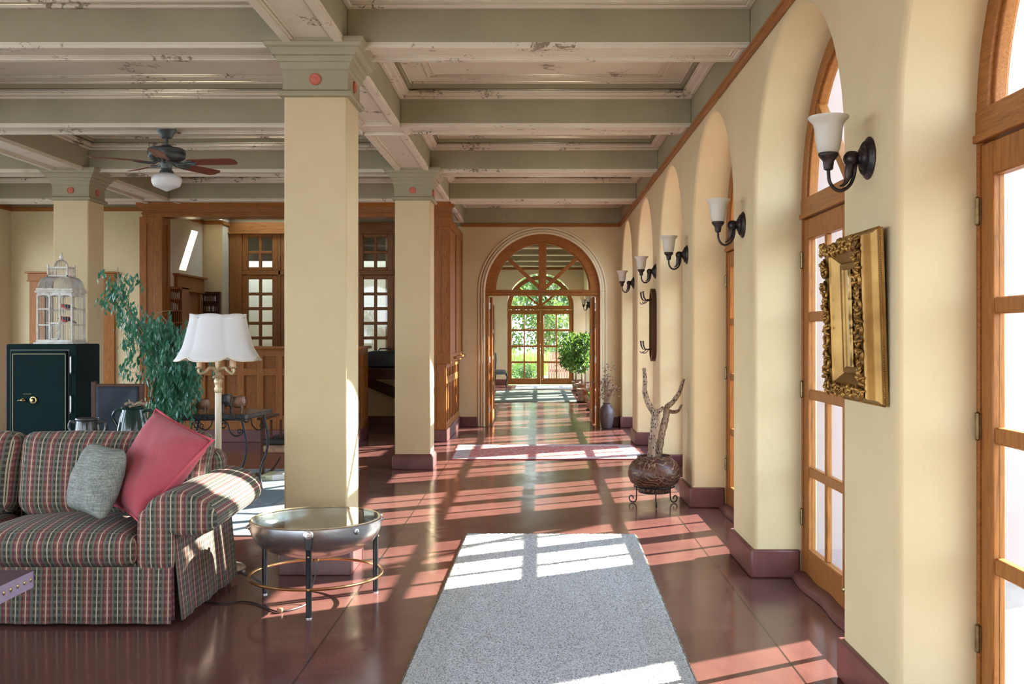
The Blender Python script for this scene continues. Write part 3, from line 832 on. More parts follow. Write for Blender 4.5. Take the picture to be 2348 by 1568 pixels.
# key cabinet
kc = thing('key_cabinet', 'dark wooden key cabinet with glazed front on the recess wall', 'cabinet', (0, 0, 0))
kx0, kx1, kz1, kz0 = at(461.5, 0, YK - .06).x, at(504, 0, YK - .06).x, at(0, 669, YK - .06).z, at(0, 735, YK).z
MB().box(kx0, kx1, YK - .02, YK, kz0, kz1).build('back_board', DARKWOOD, kc)
MB().box(kx0, kx0 + .03, YK - .08, YK - .02, kz0, kz1).box(kx1 - .03, kx1, YK - .08, YK - .02, kz0, kz1).box(kx0, kx1, YK - .08, YK - .02, kz1 - .035, kz1).box(kx0, kx1, YK - .08, YK - .02, kz0, kz0 + .035).build('frame', DARKWOOD, kc, bevel=.004)
kt = None
cols = [BOX_W, STEEL, TERRA, BRASS, STEEL, BOX_W, CLAY_G]
for r_ in range(2):
    for c in range(7):
        x = kx0 + .05 + (kx1 - kx0 - .10) * c / 6; z = kz1 - .07 - r_ * .16
        t_ = MB().box(x - .009, x + .009, YK - .032, YK - .026, z - .075, z).tube([(x, YK - .02, z + .008), (x, YK - .034, z + .008), (x, YK - .03, z - .004)], .003, 5).build('key_tag', cols[(c + r_ * 3) % 7], smooth=0)
        tag(t_, 'small key tag hanging inside the dark key cabinet', 'key', 'key tags in the cabinet')
# glazed screen
gs = thing('glazed_screen', 'oak screen of small glass panes behind the reception counter', 'screen', (0, 0, 0))
sx0, sx1 = at(527, 0, YF).x, -1.65
zt = at(0, 510, YF).z
MB().box(sx0 - .01, sx1, YF - .05, YF + .06, zt - .17, zt).box(sx0 - .04, sx1, YF - .08, YF, zt - .19, zt - .165).build('head', OAKX, gs, bevel=.004)
MB().box(sx0, sx0 + .20, YF - .03, YF + .05, 0, zt - .17).build('post', OAKZ, gs, bevel=.004)
zm = at(0, 626, YF).z
m = MB().box(sx0 + .165, sx1, YF - .02, YF + .05, zm - .03, zm + .04).box(sx0, sx1, YF - .02, YF + .05, .95, 1.14)
m.build('rail', OAKX, gs, bevel=.004)
lw = .585; x = sx0 + .20; kk = 0
while x + lw < sx1 + .2:
    for (za, zc_, rows) in ((zm + .04, zt - .17, 2), (1.14, zm - .03, 5)):
        f = MB()
        f.box(x, x + .10, YF - .01, YF + .04, za, zc_).box(x + lw - .10, x + lw, YF - .01, YF + .04, za, zc_)
        f.box(x + .1, x + lw - .1, YF - .01, YF + .04, zc_ - .07, zc_).box(x + .1, x + lw - .1, YF - .01, YF + .04, za, za + .055)
        f.box(x + lw / 2 - .025, x + lw / 2 + .025, YF - .0035, YF + .0335, za, zc_)
        for r_ in range(1, rows):
            z = za + .055 + (zc_ - za - .125) * r_ / rows
            f.box(x + .1, x + lw - .1, YF - .005, YF + .035, z - .025, z + .025)
        fo = f.build('sash', OAKZ, gs, bevel=.008, seg=1)
        MB().box(x + .1, x + lw - .1, YF + .014, YF + .018, za + .05, zc_ - .06).build('pane', GLASS, fo, smooth=0)
    MB().box(x + lw, x + lw + .035, YF - .02, YF + .05, 1.14, zt - .17).build('mullion', OAKZ, gs, bevel=.003)
    x += lw + .035
# room behind the screen
struct(MB().box(-5.6, -1.3, YF, YF + .12, zt - .01, ZC + .1).build('wall_over_screen', SAGE), 'grey wall band above the glass screen', 'wall')
struct(MB().box(-6.2, -2.5, 19.6, 19.8, 0, 4.2).build('wall_office_back', PLASTER2), 'pale wall of the room behind the glass screen', 'wall')
struct(MB().box(-6.2, -2.5, YF + .1, 18.9, 3.32, 3.45).build('ceiling_office', SAGE), 'ceiling of the room behind the glass screen', 'ceiling')
for i in range(3):
    struct(MB().box(-6.2, -2.5, 16.75 + i * .45, 16.9 + i * .45, 2.72 + i * .06, 3.32).build('ceiling_beam', SAGE), 'grey beams in the room behind the glass screen', 'beam')
struct(MB().box(-6.3, -6.2, 17.6, 19.6, 0, 2.8).build('wall_office_side', PLASTER2), 'side wall of the room behind the glass screen', 'wall')
struct(MB().box(-5.32, sx1 + .1, YF + .02, YF + .1, 0, 1.14).build('wall_below_screen', PLASTER), 'low cream wall under the glass screen', 'wall')
struct(MB().box(-5.0, sx1, YF - .02, YF + .03, 0, .17).build('baseboard_reception', MAROON), 'maroon base under the glass screen', 'baseboard')
# ledge with suitcase and stair stringer
lg = thing('wall_desk', 'dark oak wall shelf under the glass screen', 'shelf', (0, 0, 0))
dz = at(0, 843, 15.9).z
MB().box(-2.75, -1.66, 15.72, YF + .02, dz - .045, dz).build('shelf_top', DARKWOOD, lg, bevel=.006)
MB().box(-2.75, -1.66, 15.76, 15.79, dz - .18, dz - .045).build('apron', DARKWOOD, lg)
MB().bar((-2.78, 16.1, at(0, 872, 16).z), (-1.66, 16.1, at(0, 940, 16).z - .17), .06, .17, up=(0, 1, 0)).build('diagonal_brace', DARKWOOD, lg) if False else MB().prism([(-2.78, .82), (-2.78, .66), (-1.66, .21), (-1.66, .40)], 'y', 16.08, 16.16).build('diagonal_brace', DARKWOOD, lg, bevel=.004)
sc = thing('suitcase', 'black suitcase lying on the dark shelf under the screen', 'suitcase', (at(893, 0, 15.85).x, 15.92, dz))
MB().rbox(-.34, .34, -.18, .16, .0, .27, .05, 6).build('shell', mat('black_nylon', (.008, .010, .014), (.014, .017, .022), 9, .5), sc, merge=True)
MB().tube([(-.31, -.185, .045), (.31, -.185, .045)], .006, 6).build('zip_piping', mat('blue_piping', (.05, .08, .12)), sc)
MB().tube([(-.18, -.02, .27), (-.16, -.02, .30), (.02, -.02, .305), (.04, -.02, .27)], .012, 6).build('handle', BLACK, sc)
# ------------------------------------------------------------------ sofa
sf = thing('sofa', 'two seat plaid sofa with rolled arms and a skirt, beside the steel bowl table', 'sofa', (-2.95, 5.13, 0))
sf_off = Matrix.Translation((2.95, -5.13, 0))
def SB(m, name, **k):
    m.v = [tuple(sf_off @ Vector(v)) for v in m.v]
    return m.build(name, PLAID, sf, **k)
# body + skirt with pleats
SB(MB().rbox(-4.02, -1.90, 5.18, 6.08, .10, .33, .03, 6), 'base_frame', merge=True)
m = MB()
def skirt_strip(m, pts, z0, z1, fl=.02):
    """pts in plan; hanging fabric strip, flares to the bottom"""
    n = len(pts); vs = []; us = []; L = 0
    for i, p in enumerate(pts):
        if i: L += (Vector(p) - Vector(pts[i - 1])).length
        a = Vector(pts[max(0, i - 1)]); b = Vector(pts[min(n - 1, i + 1)]); t = (b - a).normalized(); nn = Vector((t.y, -t.x))
        for k in range(6):
            f = k / 5; z = z1 + (z0 - z1) * f
            w = math.sin(L * 19) * .006 * f + fl * f + .004 * math.sin(L * 47 + 1)* f
            vs.append((p[0] + nn.x * w, p[1] + nn.y * w, z)); us.append((L + .02, z))
    fs = [(i * 6 + k, i * 6 + k + 1, i * 6 + 7 + k, i * 6 + 6 + k) for i in range(n - 1) for k in range(5)]
    m.add(vs, fs, [[us[j] for j in f] for f in fs])
skirt_strip(m, [(-4.0 + 2.125 * i / 60, 5.135) for i in range(61)], .018, .305, .012)
skirt_strip(m, [(-1.885 + .012 * (i % 2), 5.14 + .02 * i) for i in range(3)], .03, .31, .0)
s1 = SB(m, 'front_skirt', smooth=60, recalc=False)
sd = s1.modifiers.new('Solidify', 'SOLIDIFY'); sd.thickness = .008
m = MB()
skirt_strip(m, [(-1.872, 5.15 + .95 * i / 30) for i in range(31)], .03, .50, .045)
skirt_strip(m, [(-1.872 - .02 * i, 6.10) for i in range(8)], .03, .50, .02)
s2 = SB(m, 'side_skirt', smooth=60, recalc=False); sd = s2.modifiers.new('Solidify', 'SOLIDIFY'); sd.thickness = .008
# arms
def arm(sgn, xc, name):
    m = MB()
    xi, xo = (xc - .21, xc - .02) if sgn > 0 else (xc + .02, xc + .21)
    m.rbox(xi, xo, 5.14, 6.08, .28, .60, .035, 6)
    m.rbox(xi - .0, xo + .0, 5.125, 5.22, .295, .585, .025, 6, crown=(0, .006, 0))
    # roll: oval section swept along y, drooping outward
    n, ns = 22, 28; vs = []; us = []
    ys = [5.115, 5.118, 5.13, 5.16, 5.25, 5.4, 5.6, 5.8, 5.98, 6.06, 6.085, 6.09]
    sc_ = [0.0, .80, .94, 1.0, 1.0, 1.0, 1.0, 1.0, 1.0, .96, .85, 0.0]
    for i, (y, s) in enumerate(zip(ys, sc_)):
        f = (y - 5.11) / .98
        cz = .572 + .022 * f; cx = xc + sgn * (.012 - .012 * f)
        for k in range(n):
            a = 2 * PI * k / n
            rx, rz = .190 * s, (.118 if math.sin(a) > 0 else .108) * s
            dx = sgn * math.cos(a) * rx; dz = math.sin(a) * rz
            dz -= .030 * (dx * sgn / .19) * (1 if dx * sgn > 0 else .2) * s
            vs.append((cx + dx, y, cz + dz)); us.append((a * .17, y))
    fs = []; fu = []
    for i in range(len(ys) - 1):
        for k in range(n):
            l = (k + 1) % n
            q = (i * n + k, i * n + l, (i + 1) * n + l, (i + 1) * n + k)
            uu = [us[j] for j in q]
            if l == 0: uu = [us[q[0]], (2 * PI * .17, us[q[1]][1]), (2 * PI * .17, us[q[2]][1]), us[q[3]]]
            if i < 3:  uu = [(vs[j][0], vs[j][2]) for j in q]
            fs.append(q); fu.append(uu)
    m.add(vs, fs, fu)
    return SB(m, 'rolled_arm', smooth=60, merge=False)
ra = arm(1, -1.845, 'rolled_arm'); arm(-1, -4.055, 'rolled_arm')
MB().tube([(.99 + q[0], .0 + q[1], q[2]) for q in [(-.085, -.012, .30), (-.085, -.014, .50), (-.07, -.016, .60), (-.02, -.017, .665), (.06, -.017, .688), (.16, -.017, .672), (.25, -.017, .61), (.30, -.014, .54)]], .006, 6).build('arm_welt', PLAID, sf) if False else None
# seat cushions
for (a, b) in ((-2.945, -2.055), (-3.845, -2.955)):
    SB(MB().rbox(a, b, 5.115, 5.78, .305, .47, .055, 12, crown=(.004, .012, .045), wob=.0025), 'seat_cushion', smooth=60, merge=True)
# back frame and cushions
SB(MB().rbox(-4.05, -1.865, 5.86, 6.10, .30, .835, .10, 10), 'back_frame', smooth=60, merge=True)
for (a, b) in ((-2.955, -1.905), (-4.0, -2.985)):
    T = Matrix.Translation((0, 5.70, .50)) @ Matrix.Rotation(R(-9), 4, 'X') @ Matrix.Translation((0, -5.70, -.50))
    mm = MB().rbox(a, b, 5.64, 5.85, .47, .945, .085, 14, crown=(.012, .045, .012), M=T, wob=.004)
    # flare the upper outer corners into soft ears
    out = []
    for v in mm.v:
        v = Vector(v); u = (v.x - (a + b) / 2) / ((b - a) / 2)
        if v.z > .72: v.x += .035 * max(0, u) ** 6 * (v.z - .72) / .2; v.z += .018 * abs(u) ** 8 - .02 * (1 - u * u) * .4
        out.append(tuple(v))
    mm.v = out
    SB(mm, 'back_cushion', smooth=60, merge=True)

# ------------------------------------------------------------------ throw pillows
def pillow(name, c, thick, m, label, size, flange=0, fm=None, round_=.05):
    TL, TR, BR, BL = c
    ctr = (TL + TR + BR + BL) / 4
    N = ((TR - TL).cross(BL - TL)).normalized()
    n = 20
    root = thing(name, label, 'pillow', ctr)
    mb = MB()
    for sg in (1, -1):
        vs = []; us = []
        for i in range(n + 1):
            for j in range(n + 1):
                u, v = i / n, j / n
                p = (TL * (1 - u) + TR * u) * (1 - v) + (BL * (1 - u) + BR * u) * v
                a, b = 2 * u - 1, 2 * v - 1
                p = ctr + (p - ctr) * (1 - .055 * ((1 - b * b) * abs(a) ** 3 + (1 - a * a) * abs(b) ** 3))
                p = ctr + (p - ctr) * (1 - round_ * (abs(a) * abs(b)) ** 7)
                t = ((1 - abs(a) ** 2.6) * (1 - abs(b) ** 2.6)) ** .55
                t *= 1 + .07 * math.sin(u * 9 + v * 5) * math.sin(v * 8) + .03 * math.sin(u * 23 - v * 15)
                p = p + N * (sg * t * thick / 2)
                vs.append(p - ctr); us.append((u * size, v * size))
        fs = []
        for i in range(n):
            for j in range(n):
                q = (i * (n + 1) + j, (i + 1) * (n + 1) + j, (i + 1) * (n + 1) + j + 1, i * (n + 1) + j + 1)
                fs.append(q if sg > 0 else q[::-1])
        mb.add(vs, fs, [[us[k] for k in f] for f in fs])
    mb.build('cushion_cover', m, root, smooth=80, merge=True)
    if flange:
        pts = []
        C = [TL, TR, BR, BL]
        for k in range(4):
            a, b = C[k], C[(k + 1) % 4]
            for i in range(12):
                t = i / 12; p = a * (1 - t) + b * t; q = 2 * t - 1
                pts.append(ctr + (p - ctr) * (1.0 - .055 * (1 - q * q)) - ctr)
        MB().tube(pts, flange, 6, closed=True).build('piping', fm or m, root)
    return root
pillow('throw_pillow', (at(358, 938, 5.88), at(489, 1009, 5.53), at(318, 1195, 5.19), at(252, 1155, 5.58)), .25, QUILT, 'quilted rose red square pillow standing on its corner on the sofa', .58, .008, ROSE)
pillow('throw_pillow', (at(212, 1012, 5.60), at(291, 1030, 5.36), at(236, 1196, 5.18), at(150, 1162, 5.40)), .19, LINEN, 'sage grey linen pillow leaning on the rose red one', .45, 0, None, .07)

# ------------------------------------------------------------------ bowl table
TC = Vector((-1.247, 5.64, 0))
bt = thing('bowl_table', 'round table made of a steel searchlight bowl under glass, on black legs', 'table', TC)
m = MB().lathe([(.03, .285), (.11, .264), (.20, .278), (.275, .308), (.325, .345), (.352, .388), (.363, .422), (.364, .462), (.356, .468), (.352, .46), (.35, .425), (.33, .39), (.285, .35), (.22, .315), (.10, .29), (0, .286)], 56)
m.build('bowl', STEEL, bt, smooth=50)
def thin_glass():
    t = NT('greenish_table_glass'); tr = t.n('BsdfTransparent'); tr.inputs['Color'].default_value = (.94, .975, .96, 1)
    gl = t.n('BsdfGlossy'); gl.inputs['Roughness'].default_value = .02
    lw = t.n('LayerWeight'); lw.inputs['Blend'].default_value = .5
    fr = t.math('ADD', t.math('MULTIPLY', t.math('POWER', lw.outputs['Facing'], 4), .8), .04)
    mx = t.n('MixShader'); t.l(fr, mx.inputs[0]); t.l(tr.outputs[0], mx.inputs[1]); t.l(gl.outputs[0], mx.inputs[2])
    t.l(mx.outputs[0], t.out.inputs['Surface']); return t.m
MB().lathe([(0, .462), (.345, .462), (.349, .466), (.345, .472), (0, .472)], 56).build('glass_top', thin_glass(), bt, smooth=30)
m = MB(); m.tube([(.352 * math.cos(2 * PI * i / 56), .352 * math.sin(2 * PI * i / 56), .466) for i in range(56)], .0055, 8, closed=True); m.build('rim', ANTIQ, bt)
lightm = MB().lathe([(.018, .29), (.05, .31), (.055, .35), (.03, .385), (0, .39)], 16)
lightm.build('lamp_bulb', OPAL, bt)
MB().lathe([(0, .292), (.06, .292), (.064, .30), (.05, .302), (0, .302)], 20).build('reflector_cap', STEEL, bt)
MB().lathe([(.0, .29), (.022, .286), (.03, .268), (.018, .258), (.018, .228), (.014, .222), (0, .222)], 16).build('socket', BRASS, bt)
m = MB(); m.tube([(.366 * math.cos(2 * PI * i / 64), .366 * math.sin(2 * PI * i / 64), .152) for i in range(64)], .0085, 8, closed=True); m.build('foot_ring', COPPER, bt)
legs = [(-1.2075, 5.285), (-.936, 5.83), (-1.597, 5.79)]
for (x, y) in legs:
    d = Vector((x, y, 0)) - TC; d.z = 0; d = d.normalized(); p = d * .356
    q = d * .372
    a = math.atan2(d.y, d.x)
    m = MB().tube([(p.x, p.y, 0.006), (p.x, p.y, .34), (p.x * 1.02, p.y * 1.02, .37)], [.0155, .0155, .016], 12)
    M = Matrix.Translation((0, 0, 0)) @ Matrix.Rotation(a, 4, 'Z')
    m.prism([(-.015, .36), (.015, .36), (.022, .42), (.024, .44), (-.024, .44), (-.022, .42)], 'x', .366, .378, M)
    lo = m.build('leg', BLACK, bt, bevel=.003)
    MB().lathe([(.017, 0), (.017, .006), (0, .006)], 12, Matrix.Translation((p.x, p.y, 0))).build('foot_cap', STEEL, lo)
    MB().lathe([(.027, 0), (.027, .006), (.02, .010), (.017, .010), (.015, .018), (.008, .019), (.006, .016), (0, .016)], 18, Matrix.Rotation(a, 4, 'Z') @ Matrix.Translation((.374, 0, .442)) @ Matrix.Rotation(R(90), 4, 'Y')).build('pivot_bolt', STEEL, lo)
    for z in (.152, .325):
        MB().lathe([(.006, 0), (.005, .005), (0, .007)], 8, Matrix.Rotation(a, 4, 'Z') @ Matrix.Translation((.371, 0, z)) @ Matrix.Rotation(R(90), 4, 'Y')).build('screw', BRASS, lo)
for a in (R(-42), R(198), R(20), R(95), R(150)):
    MB().lathe([(.016, 0), (.016, .006), (.009, .010), (.009, .018), (0, .019)], 14, Matrix.Rotation(a, 4, 'Z') @ Matrix.Translation((.362, 0, .435)) @ Matrix.Rotation(R(90), 4, 'Y')).build('clamp_bolt', STEEL, bt)
cpts = [(.0, 0, .222), (.005, -.01, .17), (-.02, -.03, .07), (-.03, -.10, .012), (-.08, -.20, .006), (-.14, -.245, .006), (-.20, -.21, .006), (-.30, -.10, .006), (-.40, -.04, .006), (-.52, -.08, .006), (-.66, -.02, .006), (-.72, .10, .006)]
from mathutils import geometry
def smoothpts(P, n=6):
    P = [Vector(p) for p in P]; out = []
    for i in range(len(P) - 1):
        p0 = P[max(0, i - 1)]; p1 = P[i]; p2 = P[i + 1]; p3 = P[min(len(P) - 1, i + 2)]
        for k in range(n):
            t = k / n
            out.append(.5 * ((2 * p1) + (p2 - p0) * t + (2 * p0 - 5 * p1 + 4 * p2 - p3) * t * t + (3 * p1 - p0 - 3 * p2 + p3) * t ** 3))
    out.append(P[-1]); return out
co = MB().tube(smoothpts(cpts), .0042, 6).build('cord', BLACK, bt)
MB().rbox(-.155, -.125, -.262, -.232, .002, .026, .008, 4).build('inline_switch', CLAY_B, co, merge=True)

# ------------------------------------------------------------------ floor lamp
fl = thing('floor_lamp', 'cream floor lamp with a scalloped white shade and candle arms behind the sofa', 'lamp', (-2.03, 6.37, 0))
MB().lathe([(.168, 0), (.17, .012), (.16, .022), (.12, .03), (.10, .045), (.06, .055), (.03, .075), (.022, .10)], 32).build('base', STEEL, fl)
MB().lathe([(.0205, .09), (.0205, 1.135)], 14).build('pole', IVORY, fl)
MB().lathe([(.020, 1.125), (.024, 1.13), (.022, 1.14), (.025, 1.15), (.019, 1.165), (.023, 1.185), (.027, 1.20), (.019, 1.215), (.036, 1.222), (.032, 1.23), (.016, 1.24), (.019, 1.255), (.028, 1.262), (.014, 1.275), (.019, 1.30), (.02, 1.335), (.01, 1.36), (.008, 1.55), (0, 1.56)], 18).build('turned_stem', ANTIQ, fl, smooth=60)
for k, a in enumerate((R(205), R(-20), R(60))):
    c, s = math.cos(a), math.sin(a)
    pts = smoothpts([(c * r, s * r, z) for r, z in ((.012, 1.275), (.05, 1.285), (.075, 1.262), (.105, 1.248), (.12, 1.262), (.115, 1.285))], 5)
    ar = MB().tube(pts, [.010 - .003 * i / len(pts) for i in range(len(pts))], 8).lathe([(.008, 1.278), (.022, 1.286), (.024, 1.292), (.010, 1.293)], 12, Matrix.Translation((c * .115, s * .115, 0))).build('candle_arm', ANTIQ, fl)
    MB().lathe([(.016, 1.29), (.016, 1.39), (0, 1.39)], 12, Matrix.Translation((c * .115, s * .115, 0))).build('candle_sleeve', CANDLE, ar)
# shade: six scalloped panels
n = 96; rows = 14; vs = []
for i in range(rows + 1):
    f = i / rows
    for k in range(n):
        a = 2 * PI * k / n + R(2)
        pnl = abs(math.sin(3 * a))          # 0 at the six seams
        seam = (1 - pnl) ** 3
        r = .172 + (.245 - .172) * (f ** 1.25) + .022 * max(0, f - .72) / .28
        r *= 1 - .075 * seam - .02 * (1 - pnl)
        z = 1.615 - .285 * f
        if f > .8: z += .030 * seam ** .7 * (f - .8) / .2
        if f < .12: z += (.008 * pnl - .010 * seam) * (1 - f / .12)
        vs.append((r * math.cos(a), r * math.sin(a), z))
fs = [(i * n + k, i * n + (k + 1) % n, (i + 1) * n + (k + 1) % n, (i + 1) * n + k) for i in range(rows) for k in range(n)]
m = MB().add(vs, fs); so = m.build('lamp_shade', SHADE, fl, smooth=60)
s_ = so.modifiers.new('Solidify', 'SOLIDIFY'); s_.thickness = .003
MB().tube([vs[rows * n + k] for k in range(n)], .0045, 5, closed=True).build('bottom_trim', IVORY, so)
MB().tube([vs[k] for k in range(n)], .0035, 5, closed=True).build('top_trim', SHADE, so)
MB().tube([(.0, 0, 1.55), (.17, 0, 1.60)], .002, 4).tube([(0, 0, 1.55), (-.085, .147, 1.60)], .002, 4).tube([(0, 0, 1.55), (-.085, -.147, 1.60)], .002, 4).build('spider', BRASS, so)
lc = MB().tube(smoothpts([(.14, -.02, .008), (.2, -.12, .006), (.28, -.20, .006), (.36, -.32, .006)]), .004, 6).build('cord', BLACK, fl)

# ------------------------------------------------------------------ safe
SD = 10.0
sx0, sx1 = at(13.5, 0, SD).x, at(176, 0, SD).x; sz = 1.396; sdp = .53
w = sx1 - sx0
sa = thing('safe', 'tall dark green enamel safe with gold lined door under the birdcage', 'safe', (sx0, SD, 0))
MB().box(0, w, .0, sdp, 0, sz).build('body', SAFE, sa, bevel=.012, seg=3)
dx0, dx1 = .055, w - .085; dzt = sz - .065
MB().box(dx0 - .01, dx1 + .012, -.004, .001, .05, dzt + .012).build('door_seam', BLACK, sa)
do = MB().box(dx0, dx1, -.028, -.002, .06, dzt).build('door', SAFE, sa, bevel=.010, seg=2)
MB().ring(dx0 + .022, dx1 - .012, -.030, -.029, .0, .0, .0) if False else None
m = MB(); e = .0055
m.box(dx0 + .026, dx1 - .012, -.0305, -.028, dzt - .03 - e, dzt - .03).box(dx0 + .026, dx0 + .026 + e, -.0305, -.028, .10, dzt - .03).box(dx1 - .012 - e, dx1 - .012, -.0305, -.028, .10, dzt - .03).box(dx0 + .026, dx1 - .012, -.0305, -.028, .10, .10 + e)
m.build('gold_line', mat('gold_line_paint', (.38, .30, .12), rough=.4), do, smooth=0)
dial = at(77, 917, SD - .03) - Vector((sx0, SD, 0))
MB().lathe([(.038, 0), (.038, .008), (.033, .014), (.026, .015), (.022, .03), (.018, .045), (.012, .05), (0, .05)], 24, Matrix.Translation((dial.x, -.028, dial.z)) @ Matrix.Rotation(R(90), 4, 'X')).build('combination_dial', BRASS, do)
hd = at(54, 917, SD - .03) - Vector((sx0, SD, 0))
MB().lathe([(.020, 0), (.018, .012), (.010, .02), (.012, .04), (.008, .05), (0, .052)], 16, Matrix.Translation((hd.x, -.028, hd.z)) @ Matrix.Rotation(R(90), 4, 'X')).tube([(hd.x - .042, -.066, hd.z - .002), (hd.x - .02, -.068, hd.z), (hd.x + .04, -.066, hd.z - .002)], [.005, .006, .005], 8).build('lever_handle', BRASS, do)
for (za, zb) in ((.985 + .20, .985), (.985 - .14, .985 - .32)):
    zt_ = at(0, 817, SD).z if za > 1 else at(0, 907, SD).z
    zl_ = at(0, 855, SD).z if za > 1 else at(0, 945, SD).z
    hx = at(164, 0, SD).x - sx0
    MB().lathe([(0, zl_ - .012), (.009, zl_ - .008), (.005, zl_), (.008, zl_ + .004), (.008, zt_ - .004), (.005, zt_), (.009, zt_ + .008), (0, zt_ + .012)], 10, Matrix.Translation((hx, -.022, 0))).build('hinge', STEEL, sa)
m = MB(); lx = at(56.5, 0, SD).x - sx0; lw_ = (at(75.5, 0, SD).x - at(56.5, 0, SD).x); lz = at(0, 901.5, SD).z
for i in range(8):
    x = lx + lw_ * i / 8
    m.box(x, x + .0016, -.0288, -.0280, lz - .010, lz).box(x, x + lw_ * .085, -.0288, -.0280, lz - (.010 if i % 3 else .0055), lz - (.0085 if i % 3 else .004))
    if i % 2: m.box(x + lw_ * .07, x + lw_ * .07 + .0014, -.0288, -.0280, lz - .010, lz)
m.build('lettering', MATS['gold_line_paint'], do, smooth=0)

# ------------------------------------------------------------------ birdcage
CD = 10.10
c0 = at(86, 787, CD); cw, cd = .345, .285
cg = thing('birdcage', 'whitewashed wooden birdcage with a domed roof on top of the safe', 'birdcage', (c0.x, CD, sz))
MB().box(-.03, cw + .03, -.03, cd + .03, 0, .016).box(-.012, cw + .012, -.012, cd + .012, .016, .045).build('base', WHITEWASH, cg, bevel=.004)
H1 = .50
m = MB()
for x in (0, cw * .355, cw * .655, cw):
    for y in (0, cd):
        if x in (0, cw) or True: m.box(x - .008, x + .008, y - .008, y + .008, .04, H1)
for y in (0, cd):
    m.box(0, cw * .355, y - .005, y + .005, .185, .199).box(0, cw * .355, y - .005, y + .005, .345, .359)
for x in (0, cw):
    m.box(x - .005, x + .005, 0, cd, .185, .199).box(x - .005, x + .005, 0, cd, .345, .359)
m.box(cw * .655, cw, -.003, .003, .19, .195).box(cw * .655, cw, -.003, .003, .35, .355)
m.build('frame', WHITEWASH, cg, bevel=.002, seg=1)
m = MB()
def wire(m, a, b, r=.0019): m.tube([a, b], r, 5, cap=False)
nb = 13
for i in range(nb):
    x = cw * (i + .5) / nb
    for y in (0, cd): wire(m, (x, y, .04), (x, y, H1))
for i in range(12):
    y = cd * (i + .5) / 12
    for x in (0, cw): wire(m, (x, y, .04), (x, y, H1))
m.build('bars', WIRE, cg)
m = MB()
# arched valance
for (a, b) in ((.0, .355), (.355, .655), (.655, 1.0)):
    P = [(cw * a, H1 + .03), (cw * a, H1 - .045)]
    for i in range(9):
        t = PI - PI * i / 8
        xx = cw * ((a + b) / 2 + (b - a) * .44 * math.cos(t))
        P.append((xx, H1 - .045 + .035 * math.sin(t) ** .6 if math.sin(t) > 0 else H1 - .045))
    P += [(cw * b, H1 - .045), (cw * b, H1 + .03)]
    for y in (-.006, cd): m.prism(P, 'y', y, y + .008)
m.box(-.006, .002, 0, cd, H1 - .02, H1 + .03).box(cw - .002, cw + .006, 0, cd, H1 - .02, H1 + .03)
m.ring(-.022, cw + .022, -.022, cd + .022, .03, H1 + .02, H1 + .035).ring(-.012, cw + .012, -.012, cd + .012, .025, H1 + .035, H1 + .062)
m.build('cornice', WHITEWASH, cg, bevel=.003, seg=1)
# big dome ribs
m = MB(); z0 = H1 + .06; hx, hy = cw / 2, cd / 2; Lx, Ly = cw * .27, cd * .27
def domeP(x, y):
    """point on a square cloister dome between the eaves and the lantern"""
    return
for sgn in (-1, 1):
    for i in range(25):
        t = -1 + 2 * (i + .5) / 25
        P = []
        for k in range(8):
            f = k / 7; a = f * PI / 2
            s = 1 - (1 - math.cos(a)) ** 1.0
            ex = Lx + (hx - Lx) * math.cos(a); ey = Ly + (hy - Ly) * math.cos(a)
            P.append((hx + t * ex, hy + sgn * ey, z0 + .125 * math.sin(a)))
        m.tube(P, .0022, 5, cap=False)
        P2 = []
        if i % 1 == 0 and i < 21:
            t2 = -1 + 2 * (i + .5) / 21
            for k in range(8):
                a = k / 7 * PI / 2
                ex = Lx + (hx - Lx) * math.cos(a); ey = Ly + (hy - Ly) * math.cos(a)
                P2.append((hx + sgn * ex, hy + t2 * ey, z0 + .125 * math.sin(a)))
            m.tube(P2, .0022, 5, cap=False)
m.build('dome_wires', WIRE, cg)
m = MB(); z1 = z0 + .12
m.ring(hx - Lx - .012, hx + Lx + .012, hy - Ly - .012, hy + Ly + .012, .022, z1, z1 + .018).ring(hx - Lx - .006, hx + Lx + .006, hy - Ly - .006, hy + Ly + .006, .012, z1 + .085, z1 + .105)
for sx in (-1, 1):
    for sy in (-1, 1):
        px, py = hx + sx * (Lx + .005), hy + sy * (Ly + .005)
        m.box(px - .007, px + .007, py - .007, py + .007, z1, z1 + .115)
        m.ell((px, py, z1 + .122), (.010, .010, .010), 8, 6)
for i in range(9):
    x = hx - Lx + 2 * Lx * (i + .5) / 9
    for sy in (-1, 1): wire(m, (x, hy + sy * Ly, z1), (x, hy + sy * Ly, z1 + .1), .002)
    y = hy - Ly + 2 * Ly * (i + .5) / 9
    for sx in (-1, 1): wire(m, (hx + sx * Lx, y, z1), (hx + sx * Lx, y, z1 + .1), .002)
m.build('lantern', WHITEWASH, cg, bevel=.002, seg=1)
m = MB(); z2 = z1 + .10
for i in range(22):
    a = 2 * PI * i / 22
    m.tube([(hx + .066 * math.cos(a) * math.cos(b * PI / 2) ** .8, hy + .066 * math.sin(a) * math.cos(b * PI / 2) ** .8, z2 + .075 * math.sin(b * PI / 2)) for b in [k / 7 for k in range(7)] + [.97]], .002, 5, cap=False)
m.build('small_dome', WIRE, cg)
MB().lathe([(.020, z2 + .072), (.022, z2 + .08), (.010, z2 + .086), (.018, z2 + .098), (.020, z2 + .11), (.010, z2 + .122), (.008, z2 + .135), (.011, z2 + .145), (.006, z2 + .155), (0, z2 + .158)], 14, Matrix.Translation((hx, hy, 0))).build('finial', WHITEWASH, cg, smooth=60)
